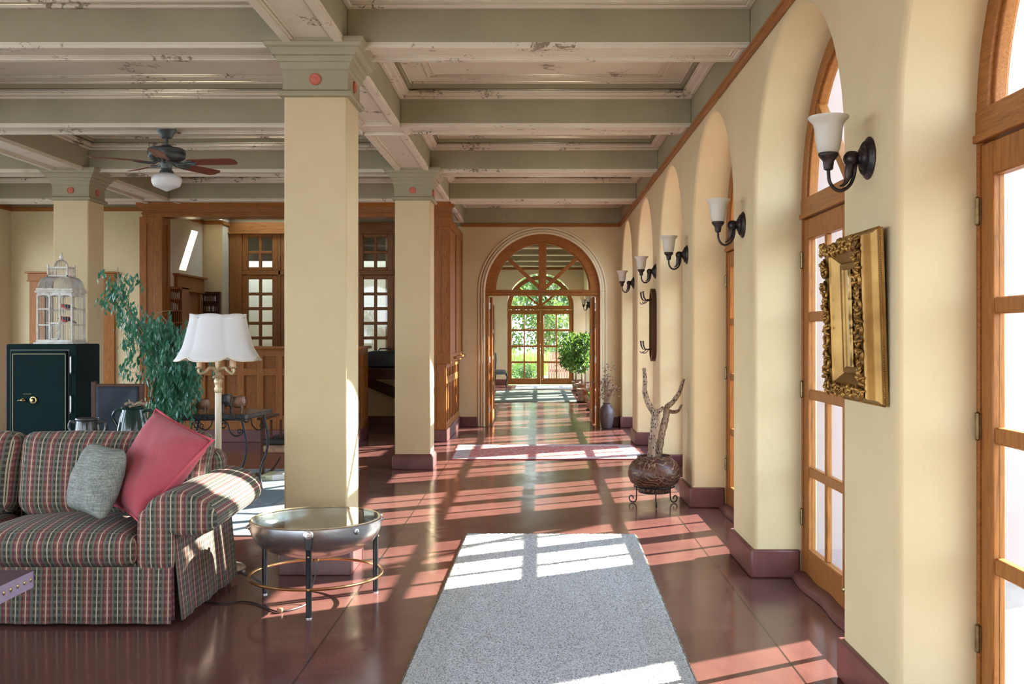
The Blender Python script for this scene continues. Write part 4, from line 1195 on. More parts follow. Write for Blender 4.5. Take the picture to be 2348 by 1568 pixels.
# cage door
m = MB().ring(cw * .37, cw * .64, -.014, -.008, .010, .045, .05) if False else MB()
m.box(cw * .37, cw * .40, -.016, -.008, .045, .215).box(cw * .61, cw * .64, -.016, -.008, .045, .215).box(cw * .37, cw * .64, -.016, -.008, .045, .057).box(cw * .36, cw * .655, -.018, -.008, .203, .219)
for i in range(4): wire(m, (cw * (.44 + .045 * i), -.012, .05), (cw * (.44 + .045 * i), -.012, .21), .002)
dcg = m.build('cage_door', WHITEWASH, cg)
MB().ell((cw * .60, -.022, .13), (.007, .007, .007), 8, 6).build('knob', BRASS, dcg)
MB().tube([(.02, cd * .5, .34), (cw - .02, cd * .5, .34)], .004, 6).tube([(.02, cd * .45, .215), (cw - .02, cd * .45, .215)], .004, 6).build('perch', WHITEWASH, cg)
RED = mat('red_plumage', (.42, .03, .03), (.50, .07, .05), 60, .7); BLK = mat('black_plumage', (.012, .012, .014), (.03, .03, .035), 60, .6)
for k, (x, y, z, sg, lab) in enumerate(((cw * .68, cd * .5, .375, 1, 'red and black toy bird on the upper perch of the cage'), (cw * .66, cd * .45, .25, -1, 'red and black toy bird on the lower perch of the cage'))):
    bd = thing('toy_bird', lab, 'bird', (c0.x + x, CD + y, sz + z))
    MB().ell((0, 0, 0), (.050, .026, .028), 14, 9, Matrix.Rotation(R(14 * sg), 3, 'Y')).ell((-.048, 0, .014 * 1), (.021, .019, .020), 12, 8).build('body', RED, bd, merge=False)
    MB().prism([(.03, -.012), (.10, -.030 if sg > 0 else -.045), (.104, -.018 if sg > 0 else -.03), (.04, .012)], 'y', -.014, .014).build('tail', BLK, bd, bevel=.004)
    for s in (-1, 1): MB().ell((.012, s * .024, .006), (.040, .006, .018), 12, 7, Matrix.Rotation(R(20), 3, 'Y')).build('wing', BLK, bd)
    MB().lathe([(.007, 0), (.004, .012), (0, .022)], 8, Matrix.Translation((-.066, 0, .012)) @ Matrix.Rotation(R(-95), 4, 'Y')).build('beak', BLK, bd)
    MB().tube([(0, .008, -.02), (0, .008, -.034)], .002, 4).tube([(0, -.008, -.02), (0, -.008, -.034)], .002, 4).build('leg', BLK, bd)
# ------------------------------------------------------------------ foliage helpers
def leaf_mesh(items, L, Wd, name, m, parent=None, curl=.25, seed=1):
    """items: list of (pos, direction, scale)"""
    rnd = random.Random(seed)
    mb = MB(); vs = []; fs = []
    for (p, d, s) in items:
        d = Vector(d).normalized()
        up = Vector((rnd.uniform(-1, 1), rnd.uniform(-1, 1), rnd.uniform(-.3, 1)))
        x = d.cross(up)
        if x.length < 1e-3: continue
        x.normalize(); z = x.cross(d)
        l, w = L * s, Wd * s
        b = len(vs)
        vs += [p, p + d * l * .42 - x * w / 2 + z * w * .18, p + d * l * .5, p + d * l * .42 + x * w / 2 + z * w * .18, p + d * l - z * l * curl * .4]
        fs += [(b, b + 2, b + 1), (b, b + 3, b + 2), (b + 1, b + 2, b + 4), (b + 2, b + 3, b + 4)]
    mb.v = [tuple(v) for v in vs]; mb.f = fs; mb.uv = [None] * len(fs)
    return mb.build(name, m, parent, smooth=60, recalc=False)

# ------------------------------------------------------------------ weeping fig
PD = 9.35
base = at(332, 0, PD); base.z = 0
fig = thing('weeping_fig', 'tall weeping fig with drooping glossy leaves beside the green safe', 'plant', base)
rnd = random.Random(3)
MB().lathe([(.12, 0), (.15, .02), (.17, .26), (.18, .28), (.16, .28), (.155, .25), (0, .25)], 24).build('pot', TERRA, fig)
MB().lathe([(0, .252), (.15, .252), (.15, .255), (0, .262)], 20).build('soil', SOIL, fig)
def loc(px, py, dd): return at(px, py, PD + dd) - base
stems = []
m = MB()
P1 = smoothpts([(0, 0, .25), loc(350, 930, .02), loc(346, 860, .0), loc(330, 790, .02), loc(300, 720, -.03), loc(272, 660, 0), loc(270, 612, .02)], 6)
P2 = smoothpts([(.02, .02, .25), loc(372, 930, .1), loc(378, 860, .08), loc(372, 800, .1), loc(385, 745, .1), loc(360, 715, .05)], 6)
P3 = smoothpts([(-.02, -.02, .25), loc(345, 920, -.1), loc(362, 850, -.12), loc(395, 800, -.12), loc(420, 760, -.1)], 6)
for P in (P1, P2, P3): m.tube(P, [.014 - .011 * i / len(P) for i in range(len(P))], 7)
def twig(m, a, b, sag=.04, r=.003):
    mid = (a + b) / 2 + Vector((0, 0, sag)); pts = smoothpts([a, mid, b], 4); m.tube(pts, [r - r * .6 * i / len(pts) for i in range(len(pts))], 5); return pts
items = []
def spray(px, py, n, sx, sy, ndrop, src=None):
    n = int(n * 1.35 + .5)
    """drooping leafy sprays round an image spot, with real depth spread"""
    for k in range(n):
        p = loc(px + rnd.gauss(0, sx), py + rnd.gauss(0, sy), rnd.uniform(-.24, .26))
        lean = Vector((rnd.uniform(-.5, .5), rnd.uniform(-.6, .2), 0))
        q = p.copy(); dirn = Vector((lean.x * .6, lean.y * .6, -.4))
        L = ndrop + rnd.randint(-1, 2)
        for j in range(L):
            q = q + dirn.normalized() * rnd.uniform(.026, .040); dirn.z -= .18
            ld = Vector((rnd.uniform(-.5, .5), rnd.uniform(-.6, .3), -1.0 + rnd.uniform(-.2, .35)))
            items.append((q + Vector((rnd.uniform(-.012, .012), rnd.uniform(-.012, .012), 0)), ld, rnd.uniform(.75, 1.2)))
for (px, py, n, sx, sy, dl) in ((268, 622, 5, 14, 6, 4), (300, 624, 5, 12, 5, 3), (240, 612, 2, 4, 4, 2), (262, 655, 9, 14, 12, 4), (290, 660, 8, 10, 14, 4), (242, 675, 5, 8, 6, 3), (230, 676, 2, 3, 3, 2),
        (285, 700, 12, 14, 14, 4), (312, 692, 4, 8, 6, 3), (318, 724, 14, 16, 14, 4), (345, 728, 22, 20, 12, 5), (375, 735, 22, 20, 12, 5), (400, 752, 20, 16, 12, 5), (425, 765, 14, 12, 10, 5),
        (350, 765, 24, 22, 14, 5), (385, 785, 34, 24, 16, 6), (415, 800, 34, 18, 16, 6), (345, 805, 14, 14, 14, 4), (375, 830, 34, 22, 16, 6), (410, 840, 40, 20, 18, 6), (432, 850, 26, 12, 14, 6),
        (385, 870, 34, 24, 14, 5), (415, 885, 34, 18, 14, 5), (365, 895, 16, 14, 14, 5), (355, 925, 10, 12, 10, 4), (395, 915, 20, 18, 10, 4), (425, 910, 14, 12, 8, 3), (290, 738, 6, 14, 8, 3), (288, 765, 6, 8, 8, 3), (300, 790, 3, 8, 6, 3),
        (290, 830, 4, 8, 8, 2), (285, 842, 4, 10, 5, 2), (315, 850, 4, 10, 10, 3), (448, 830, 5, 6, 8, 3), (455, 852, 3, 4, 4, 2)):
    spray(px, py, n, sx, sy, dl)
for k in range(46):
    a = rnd.choice(P1[12:] + P2[10:] + P3[8:]); it = rnd.choice(items)[0]
    if (it - a).length < .5: twig(m, a, it, .03)
for (a, b) in (((318, 800), (285, 842)), ((345, 780), (292, 745)), ((340, 860), (268, 868)), ((345, 835), (312, 900)), ((350, 760), (312, 752)), ((340, 740), (395, 712))):
    twig(m, loc(*a, 0), loc(*b, -.02), .04, .004)
m.build('stem', BRANCH, fig, smooth=60)
leaf_mesh(items, .070, .027, 'foliage', FIG, fig, seed=5)

# ------------------------------------------------------------------ navy sling armchair
ac = thing('armchair', 'dark wood armchair with a navy cloth back between safe and fig', 'chair', (at(271, 0, 8.4).x, 8.4, 0))
ax = at(325, 0, 8.4).x - ac.location.x; az = at(0, 880, 8.4).z
for s in (-1, 1):
    MB().box(s * ax - .018, s * ax + .018, -.02, .02, 0, az + (.02 if s < 0 else 0)).build('back_post', DARKWOOD, ac, bevel=.005)
    MB().box(s * ax - .018, s * ax + .018, .52, .56, 0, .60).build('leg', DARKWOOD, ac, bevel=.005)
    MB().box(s * ax - .03, s * ax + .03, -.02, .60, .60, .63).build('arm', DARKWOOD, ac, bevel=.006)
MB().box(-ax, ax, -.018, .018, az - .035, az).build('top_rail', DARKWOOD, ac, bevel=.004)
m = MB(); n = 14
vs = [((-1 + 2 * i / n) * (ax - .018), -.012 + .03 * math.sin(PI * i / n) * math.sin(PI * j / n) + .004 * math.sin(9 * (i / n + j / n)), az - .02 - (az - .42) * j / n) for i in range(n + 1) for j in range(n + 1)]
m.add(vs, [(i * (n + 1) + j, (i + 1) * (n + 1) + j, (i + 1) * (n + 1) + j + 1, i * (n + 1) + j + 1) for i in range(n) for j in range(n)])
o = m.build('backrest', NAVY, ac, smooth=80); o.modifiers.new('S', 'SOLIDIFY').thickness = .012
MB().rbox(-ax + .02, ax - .02, .0, .54, .36, .46, .03, 6).build('seat', NAVY, ac, merge=True)

# ------------------------------------------------------------------ console behind sofa with jars
cs = thing('console_table', 'low dark console table behind the plaid sofa carrying the jars', 'table', (-3.02, 7.05, 0))
MB().box(-.62, .46, -.2, .2, .68, .72).build('table_top', DARKWOOD, cs, bevel=.005)
for x in (-.58, .42):
    for y in (-.16, .16): MB().box(x - .025, x + .025, y - .025, y + .025, 0, .68).build('leg', DARKWOOD, cs)
def jar(d, cxp, rimw, rimy, bodyw, bodyy, m, lab, zb=.72):
    c = at(cxp, 0, d); r = thing('jar', lab, 'jar', (c.x, d, zb))
    k = d / 2300; rr = rimw / 2 * k; br = bodyw / 2 * k; zt = at(0, rimy, d).z - zb; zy = at(0, bodyy, d).z - zb
    MB().lathe([(br * .6, 0), (br * .86, zy * .35), (br, zy * .75), (br * .98, zy), (br * .86, zy + (zt - zy) * .45), (rr * 1.02, zt - .035), (rr * .97, zt - .02), (rr * 1.06, zt - .014), (rr * 1.08, zt - .005), (rr, zt), (rr * .88, zt - .006), (rr * .85, zt - .04), (br * .8, zy), (0, zy * .5)], 32).build('body', m, r, smooth=60)
    for s in (-1, 1):
        pts = smoothpts([(s * rr * 1.0, 0, zt - .035), (s * (rr + .045), 0, zt - .028), (s * (br + .035), 0, zt - .075), (s * (br * 1.0), 0, zy + (zt - zy) * .12)], 6)
        MB().tube(pts, .011, 8).build('handle', m, r)
    return r, zt
jar(7.0, 201, 49, 958, 60, 1000, GLAZE_B, 'dark glazed two handled jar nearer the safe, over the sofa back')
j2, jz = jar(7.05, 306, 50, 932, 72, 985, GLAZE_D, 'green glazed two handled jar between navy chair and rose pillow')
dw = MB().tube(smoothpts([(-.075, 0, .016), (-.03, .01, .026), (0, 0, .012), (.03, -.01, .028), (.075, 0, .016)], 4), [.004] + [.010] * 15 + [.003], 6).tube([(-.03, 0, .02), (-.045, 0, .055)], [.007, .002], 5).tube([(.025, 0, .02), (.05, .01, .05)], [.007, .002], 5).tube([(.0, -.09, .007), (0, .09, .007)], .007, 6).build('driftwood_piece', BRANCH)
tag(dw, 'small gnarled piece of dried wood lying on the green jar', 'driftwood'); dw.location = (j2.location.x + .01, 7.05, .72 + jz - .001)
# ------------------------------------------------------------------ iron table with stone top
IT = Vector((-3.08, 9.66, 0))
it = thing('iron_table', 'black stone topped table on scrolled wrought iron legs behind the sofa', 'table', IT)
hx, hy, tz = .385, .36, .75
P = [(-hx + .0, -hy), (hx - .02, -hy), (hx, -hy + .02), (hx + .05, hy - .02), (hx + .03, hy), (-hx + .05, hy)]
MB().prism(P, 'z', tz - .042, tz).build('stone_top', STONE, it, bevel=.006)
MB().ring(-hx + .02, hx - .03, -hy + .04, hy - .04, .02, tz - .06, tz - .042).build('apron_ring', IRON, it)
def scroll(cx, cz, r0, turns, a0, sgn, n=26):
    return [(cx + (r0 * (1 - .72 * i / n)) * math.cos(a0 + sgn * turns * 2 * PI * i / n), 0, cz + (r0 * (1 - .72 * i / n)) * math.sin(a0 + sgn * turns * 2 * PI * i / n)) for i in range(n + 1)]
for (x, y, s) in ((hx - .06, -hy + .06, 1), (hx - .02, hy - .06, 1), (-hx + .10, -hy + .06, -1), (-hx + .10, hy - .06, -1)):
    Pl = smoothpts([(x - s * .01, y, tz - .05), (x + s * .015, y, tz - .16), (x + s * .035, y, tz - .28), (x + s * .02, y, tz - .42), (x - s * .03, y, tz - .56), (x - s * .045, y, .08), (x - s * .03, y, .01)], 6)
    lo = MB().tube(Pl, .012, 8).build('leg', IRON, it)
    m = MB()
    q = scroll(x - s * .18, tz - .10, .04, 1.3, R(90), s, 24)
    m.tube([(a, y, c) for a, _, c in q][::-1] + smoothpts([(x - s * .18, y, tz - .06), (x - s * .14, y, tz - .09), (x - s * .12, y, tz - .16), (x - s * .07, y, tz - .205), (x - s * .015, y, tz - .19), (x + s * .01, y, tz - .16)], 5), .0065, 7)
    q = scroll(x - s * .028, tz - .165, .028, 1.2, R(-40), s, 20)
    m.tube([(a, y, c) for a, _, c in q], .0055, 6)
    m.build('scroll', IRON, lo)
def tripod_pot(x, y, k, m, lab, rot=0):
    r = thing('tripod_pot', lab, 'pot', (x, y, tz), rot)
    MB().lathe([(0, .042 * k), (.03 * k, .044 * k), (.056 * k, .065 * k), (.064 * k, .09 * k), (.060 * k, .115 * k), (.050 * k, .130 * k), (.056 * k, .146 * k), (.051 * k, .146 * k), (.046 * k, .13 * k), (.054 * k, .09 * k), (0, .06 * k)], 24).build('bowl', m, r, smooth=60)
    for i in range(3):
        a = R(-90 + 120 * i); c, s = math.cos(a), math.sin(a)
        MB().tube([(c * .044 * k, s * .044 * k, .066 * k), (c * .052 * k, s * .052 * k, .035 * k), (c * .050 * k, s * .050 * k, 0)], [.015 * k, .011 * k, .005 * k], 8).build('foot', m, r)
    MB().tube(smoothpts([(.05 * k, 0, .138 * k), (.078 * k, 0, .128 * k), (.076 * k, 0, .10 * k), (.06 * k, 0, .092 * k)], 5), .007 * k, 7).build('handle', m, r)
    mh = MB()
    for j in range(2):
        for i in range(14):
            a = 2 * PI * i / 14 + j * .22
            mh.ell((math.cos(a) * .0625 * k, math.sin(a) * .0625 * k, (.083 + j * .018) * k), (.004 * k, .004 * k, .004 * k), 6, 4)
    mh.build('hole_pattern', BLACK, r)
tripod_pot(at(467, 0, 9.45).x, 9.45, .92, CLAY_B, 'small smoked brown tripod pot nearest the weeping fig', R(150))
tripod_pot(at(515, 0, 9.68).x, 9.68, 1.12, CLAY_G, 'dark grey tripod pot between the two brown ones', R(0))
tripod_pot(at(547, 0, 9.50).x, 9.50, 1.08, CLAY_B, 'orange brown tripod pot nearest the table corner', R(165))

# ------------------------------------------------------------------ rocking chair + box on rug
rk = thing('rocking_chair', 'slatted dark oak rocking chair with brown cushion partly behind the column', 'chair', (at(602, 0, 10.4).x, 10.4, 0), R(0))
W_ = .58
def rz_(py, d=10.4): return at(0, py, d).z
for x in (.0, W_):
    MB().box(x - .018, x + .018, -.02, .02, .05, rz_(962)).build('leg', DARKWOOD, rk, bevel=.004)
    xb = .24 if x < .1 else W_
    MB().box(xb - .018, xb + .018, .46, .50, .05, rz_(962) + .45).build('back_post', DARKWOOD, rk, bevel=.004)
    MB().box(x - .04, x + .05, -.07, .5, rz_(962), rz_(956)).build('arm', DARKWOOD, rk, bevel=.005)
    rp = [(x, -.22 + .92 * i / 14, .022 + .10 * (abs(i - 6) / 8) ** 2.2) for i in range(15)]
    MB().tube(rp, .018, 6).build('rocker', DARKWOOD, rk)
for i in range(5):
    x = .09 + i * .10
    MB().box(x - .012, x + .012, -.008, .008, rz_(1012), rz_(962)).build('slat', DARKWOOD, rk)
MB().box(0, W_, -.015, .015, rz_(1038), rz_(1015)).build('seat_rail', DARKWOOD, rk, bevel=.003)
MB().rbox(.01, W_ - .01, -.05, .48, rz_(1038), rz_(1018), .03, 6).build('seat_frame', CLAY_B, rk, merge=True)
MB().rbox(.01, W_ - .01, -.05, .48, rz_(1020), rz_(1004), .035, 6, crown=(0, 0, .02)).build('seat', mat('brown_black_cushion', (.012, .011, .010), (.022, .018, .015), 8, .7), rk, merge=True)
for i in range(3): MB().box(.30 + i * .09, .335 + i * .09, .47, .49, rz_(1005), rz_(962) + .4).build('back_slat', DARKWOOD, rk)
MB().box(.24, W_, .462, .50, rz_(962) + .38, rz_(962) + .45).build('top_rail', DARKWOOD, rk)
bxp = at(598, 0, 10.18)
bx = thing('card_box', 'flat pale yellow printed box lying on the blue rug by the rocker', 'box', (bxp.x, 10.18, .012), R(-3))
MB().box(0, .118, 0, .30, 0, .052).build('printed_end', BOX_Y, bx, bevel=.002, seg=1)
MB().box(.118, .34, .0, .30, 0, .052).build('box_side', BOX_W, bx, bevel=.002, seg=1) if False else MB().prism([(.118, .0), (.36, .19), (.36, .30), (.118, .30)], 'z', 0, .052).build('box_side', BOX_W, bx)
m = MB().box(.008, .012, -.0015, 0, .024, .043).box(.008, .020, -.0015, 0, .024, .028).arc(.030, .0305, .004, .0072, -.0015, 0, 14, 0, 2 * PI).box(.0355, .0385, -.0015, 0, .024, .038).box(.043, .0465, -.0015, 0, .024, .043)
m.build('lettering', INK, bx, smooth=0)
m = MB()
for i in range(9):
    x = .009 + i * .0105
    m.box(x, x + .0025, -.0015, 0, .008, .017 + (i % 2) * .003).box(x, x + .0075, -.0015, 0, .008 + (i % 3) * .003, .0105 + (i % 3) * .003)
m.build('lettering_strokes', INK, bx, smooth=0)

# ------------------------------------------------------------------ rugs
def flat_rug(name, x0, x1, y0, y1, t, m, lab, rz=0, cat='rug'):
    o = MB().box(-(x1 - x0) / 2, (x1 - x0) / 2, -(y1 - y0) / 2, (y1 - y0) / 2, .001, t).build(name, m, smooth=0, bevel=.003)
    o.location = ((x0 + x1) / 2, (y0 + y1) / 2, 0); o.rotation_euler = (0, 0, rz)
    return tag(o, lab, cat)
BLUE = rugmat('blue_grey_rug', 1.25, 1.85, [(0, (.10, .085, .07)), (.03, (.24, .26, .25)), (.16, (.10, .16, .21)), (.20, (.22, .25, .25)), (.34, (.12, .17, .2)), (.38, (.25, .27, .26))], (.23, .26, .27), (.15, .20, .24), 6)
flat_rug('area_rug', -4.45, -1.95, 7.42, 11.05, .012, BLUE, 'faded blue grey area rug under the iron table and rocker')
ORI = rugmat('red_cream_oriental', 1.17, .78, [(0, (.20, .03, .035)), (.02, (.42, .38, .35)), (.05, (.36, .36, .36)), (.21, (.42, .12, .10)), (.225, (.44, .39, .35))], (.40, .34, .31), (.40, .10, .085), 17, .5)
flat_rug('oriental_rug', -1.06, 1.28, 11.92, 13.48, .012, ORI, 'red and cream oriental rug lying across the aisle before the archway', R(1.2))
GRN = rugmat('grey_green_runner', 1.0, 2.2, [(0, (.04, .05, .04)), (.03, (.15, .17, .12)), (.18, (.21, .22, .16)), (.2, (.16, .18, .13))], (.17, .19, .14), (.12, .15, .11), 6)
flat_rug('hall_rug', -1.08, .86, 22.0, 26.4, .012, GRN, 'grey green rug on the floor of the far hall')
flat_rug('door_mat', -.62, 1.0, 27.1, 28.9, .012, mat('pale_mat', (.40, .39, .37), (.47, .46, .44), 30, .95), 'pale grey mat before the garden doors', cat='mat')
# shag runner with real tufted surface
sx, sy = .635, 1.95; nx, ny = 150, 460
xs_ = np.linspace(-sx, sx, nx + 1); ys_ = np.linspace(-sy, sy, ny + 1)
X, Y = np.meshgrid(xs_, ys_, indexing='ij')
rs = np.random.RandomState(4)
ed = np.minimum(sx - np.abs(X), sy - np.abs(Y))
Z = .020 + rs.rand(nx + 1, ny + 1) * .006
Z = np.where(ed < .012, .004, Z)
X = X + rs.randn(nx + 1, ny + 1) * .0022; Y = Y + rs.randn(nx + 1, ny + 1) * .0022
V = np.stack([X, Y, Z], -1).reshape(-1, 3)
I = np.arange((nx + 1) * (ny + 1)).reshape(nx + 1, ny + 1)
F = np.stack([I[:-1, :-1], I[1:, :-1], I[1:, 1:], I[:-1, 1:]], -1).reshape(-1, 4)
me = bpy.data.meshes.new('shag_runner'); me.from_pydata(V.tolist(), [], F.tolist()); me.materials.append(SHAG)
me.polygons.foreach_set('use_smooth', [True] * len(me.polygons))
o = bpy.data.objects.new('shag_runner', me); COL.objects.link(o); o.location = (.066, 5.47, .001); o.rotation_euler = (0, 0, R(-.9))
tag(o, 'thick pale grey shag runner in the sunlit aisle', 'rug')
MB().box(-sx + .004, sx - .004, -sy + .004, sy - .004, .0, .012).build('backing', mat('rug_backing', (.16, .14, .11), rough=.9), o)

# ------------------------------------------------------------------ coffee table corner
ct = thing('coffee_table', 'purple brown leather coffee table edged with brass nailheads before the sofa', 'table', (-2.315, 4.6, 0))
MB().box(-1.1, 0, -.75, 0, .34, .418).build('leather_top', LEATHER, ct, bevel=.004)
MB().box(-.004, .003, -.752, .002, .338, .414).box(-1.1, .003, -.002, .003, .338, .414).build('leather_edge', LEATHER2, ct)
for i in range(13):
    MB().ell((.003, -.028 - i * .058, .378), (.006, .0105, .0105), 10, 6).build('nailhead', BRASS, ct)
for i in range(6):
    MB().ell((-.008 - i * .058, .003, .378), (.0105, .006, .0105), 10, 6).build('nailhead', BRASS, ct)
for x in (-1.05, -.55):
    for y in (-.70, -.10): MB().box(x - .03, x + .03, y - .03, y + .03, 0, .34).build('leg', DARKWOOD, ct, bevel=.004)

# ------------------------------------------------------------------ ceiling fan
FC = Vector((at(382, 0, 8.87).x, 8.87, ZB - .006))
fn = thing('ceiling_fan', 'grey ceiling fan with wooden blades and an opal glass light', 'fan', FC)
MB().lathe([(0, 0), (.084, 0), (.085, -.018), (.078, -.030), (.066, -.045), (.058, -.062), (.052, -.078), (.045, -.085), (0, -.086)], 32).build('canopy', PEWTER, fn, smooth=40)
MB().lathe([(.0145, -.08), (.0145, -.14), (.020, -.14), (.020, -.16), (0, -.16)], 12).build('downrod', PEWTER, fn)
mo = MB().lathe([(0, -.150), (.05, -.152), (.060, -.165), (.060, -.170), (.14, -.178), (.157, -.190), (.159, -.20), (.159, -.255), (.156, -.262), (.150, -.268), (.12, -.285), (.075, -.29), (0, -.29)], 40).build('motor_housing', PEWTER, fn, smooth=40)
m = MB()
for i in range(60):
    a = 2 * PI * i / 60
    if (i // 12) % 2 == 0: m.box(.156, .1605, -.0025, .0025, -.236, -.214, Matrix.Rotation(a, 4, 'Z'))
m.build('vent_slot', BLACK, mo)
MB().lathe([(.05, -.288), (.05, -.335), (.046, -.34), (.046, -.365), (.058, -.38), (.062, -.395), (.055, -.40), (0, -.40)], 28).build('switch_housing', PEWTER, fn, smooth=40)
MB().lathe([(.058, -.396), (.062, -.400), (.092, -.408), (.118, -.422), (.129, -.440), (.130, -.455), (.127, -.475), (.118, -.498), (.110, -.512), (.085, -.524), (.05, -.537), (.022, -.550), (.008, -.556), (0, -.557)], 40).build('globe', OPAL, fn, smooth=70)
for k in range(5):
    a = R(-6 + 72 * k)
    M = Matrix.Rotation(a, 4, 'Z') @ Matrix.Translation((0, 0, -.303)) @ Matrix.Rotation(R(-13), 4, 'X')
    m = MB().prism([(.20, -.052), (.24, -.06), (.58, -.068), (.615, -.062), (.64, -.03), (.64, .03), (.615, .062), (.58, .068), (.24, .06), (.20, .052)], 'z', -.003, .003, M)
    bo = m.build('blade', FANBLADE, fn)
    M2 = Matrix.Rotation(a, 4, 'Z') @ Matrix.Translation((0, 0, -.303)) @ Matrix.Rotation(R(-13), 4, 'X')
    MB().tube([M2 @ Vector(p) for p in ((.07, 0, .015), (.11, 0, -.012), (.16, 0, -.012), (.20, 0, -.008))], [.012, .014, .012, .012], 8).tube([M2 @ Vector(p) for p in ((.15, 0, -.012), (.19, .03, -.008), (.25, .04, -.006))], .008, 6).tube([M2 @ Vector(p) for p in ((.15, 0, -.012), (.19, -.03, -.008), (.25, -.04, -.006))], .008, 6).tube([M2 @ Vector(p) for p in ((.20, 0, -.01), (.28, 0, -.006))], [.012, .006], 6).build('blade_iron', PEWTER, bo)

# ------------------------------------------------------------------ wall sconces
def sconce(loc_, lab):
    s = thing('wall_sconce', lab, 'wall lamp', loc_, -PI / 2, 'sconces along the arcade')
    Y = Matrix.Rotation(R(90), 4, 'X')
    bp = MB().lathe([(.084, 0), (.086, .004), (.080, .010), (.072, .014), (.068, .020), (.050, .025), (.044, .028), (.040, .038), (.028, .043), (.022, .052), (0, .053)], 36, Y).build('backplate', BRONZE, s, smooth=35)
    m = MB()
    for ring_ in (.057, .064):
        for i in range(32):
            a = 2 * PI * i / 32
            m.box(ring_ - .002, ring_ + .002, -.0035, .0035, .021, .027 if ring_ < .06 else .023, Y @ Matrix.Rotation(a, 4, 'Z'))
    m.build('beading_pattern', BLACK, bp)
    MB().lathe([(.012, -.030), (.026, -.022), (.031, -.004), (.029, .012), (.018, .026), (0, .03)], 20, Matrix.Translation((0, -.070, .0)), flute=lambda a, z: 1 + .06 * math.cos(10 * a)).build('knuckle', BRONZE, s, smooth=60)
    pts = smoothpts([(0, -.055, -.01), (0, -.058, -.06), (0, -.075, -.105), (0, -.105, -.128), (0, -.135, -.125), (0, -.158, -.095), (0, -.163, -.055), (0, -.163, -.02)], 6)
    MB().tube(pts, .0075, 8).build('arm', BRONZE, s)
    MB().tube(smoothpts([(0, -.072, -.015), (0, -.080, -.05), (0, -.086, -.08), (0, -.100, -.105), (0, -.118, -.112)], 5), [.020, .020, .020, .020, .019, .018, .017, .016, .015, .014, .012, .011, .010, .009, .008, .007, .006, .005, .004, .004, .003], 10).build('acanthus_leaf', BRONZE, s)
    T = Matrix.Translation((0, -.163, 0))
    MB().lathe([(.008, -.05), (.018, -.045), (.020, -.03), (.022, -.012), (.032, .0), (.038, .008), (.040, .014), (.039, .020), (.036, .022), (0, .022)], 20, T, flute=lambda a, z: 1 + .05 * math.cos(8 * a) * (1 if z < .02 else .3)).build('cup', BRONZE, s, smooth=50)
    MB().lathe([(.030, .016), (.039, .022), (.045, .036), (.050, .062), (.053, .09), (.056, .118), (.061, .138), (.072, .150), (.080, .160), (.080, .166), (.076, .167), (.058, .142), (.051, .118), (.045, .06), (.036, .03), (0, .026)], 36, T).build('glass_shade', FROST, s, smooth=70)
    return s
SCZ = 2.205
slab = ['bronze wall sconce with frosted bell shade above the gilt mirror', 'bronze bell shade sconce on the second visible pier, past the arch beside the gilt mirror', 'bronze bell shade sconce over the cactus skeleton pier', 'bronze bell shade sconce above the oval hall mirror', 'bronze bell shade sconce nearest the archway corner, past the hall mirror']
s0 = None
for i, y in enumerate((4.03, 6.5, 8.95, 11.33, 13.9)):
    if s0 is None: s0 = sconce((XW, y, SCZ), slab[i])
    else: dup(s0, (XW, y, SCZ), -PI / 2, slab[i])
for y, l_ in ((25.66, 'small bronze sconce deepest in the far hall'), (23.4, 'small bronze sconce in the far hall between its two neighbours'), (21.2, 'small bronze sconce in the far hall nearest the archway jamb')):
    dup(s0, (XW, y, SCZ + .02), -PI / 2, l_)['group'] = 'far hall sconces'
# ------------------------------------------------------------------ gilt mirror
gm = thing('gilt_mirror', 'deep carved gilt framed mirror tilted out from the nearest pier', 'mirror', (XW - .004, 4.06, 1.225), -PI / 2)
gm.rotation_euler = (R(1.8), 0, -PI / 2)
w, h = .54, .68
def loft(prof, w, h):
    m = MB(); n = len(prof); vs = []
    for ins, out in prof:
        x, z0, z1 = w / 2 - ins, ins, h - ins
        vs += [(-x, -out, z0), (x, -out, z0), (x, -out, z1), (-x, -out, z1)]
    fs = []
    for i in range(n - 1):
        for k in range(4):
            l = (k + 1) % 4; fs.append((4 * i + k, 4 * i + l, 4 * i + 4 + l, 4 * i + 4 + k))
    return m.add(vs, fs)
loft([(0, 0), (0, .012), (.006, .016), (.006, .020), (.010, .026), (.018, .034), (.022, .046), (.024, .060), (.026, .072), (.032, .078), (.040, .078)], w, h).build('outer_moulding', GOLD2, gm, smooth=40)
loft([(.040, .078), (.062, .079), (.074, .074), (.078, .066)], w, h).build('carved_ground', GOLD, gm, smooth=40)
loft([(.078, .066), (.114, .034), (.115, .040), (.120, .042), (.134, .040), (.138, .036), (.139, .026), (.143, .026)], w, h).build('inner_bevel', GOLD2, gm, smooth=40)
MB().box(-w / 2 + .138, w / 2 - .138, -.028, -.022, .138, h - .138).build('mirror_glass', MIRROR, gm, smooth=0)
m = MB(); nb = 0
per = [((-w / 2, 0), (w / 2, 0)), ((w / 2, 0), (w / 2, h)), ((w / 2, h), (-w / 2, h)), ((-w / 2, h), (-w / 2, 0))]
for (a, b) in per:
    L = math.hypot(b[0] - a[0], b[1] - a[1]); n = int(L / .0085)
    for i in range(n):
        t = (i + .5) / n
        m.ell((a[0] + (b[0] - a[0]) * t, -.014, a[1] + (b[1] - a[1]) * t), (.0042, .0042, .0042), 6, 4)
m.build('beaded_edge', GOLD, gm)
m = MB(); rr = random.Random(9)
q = .052
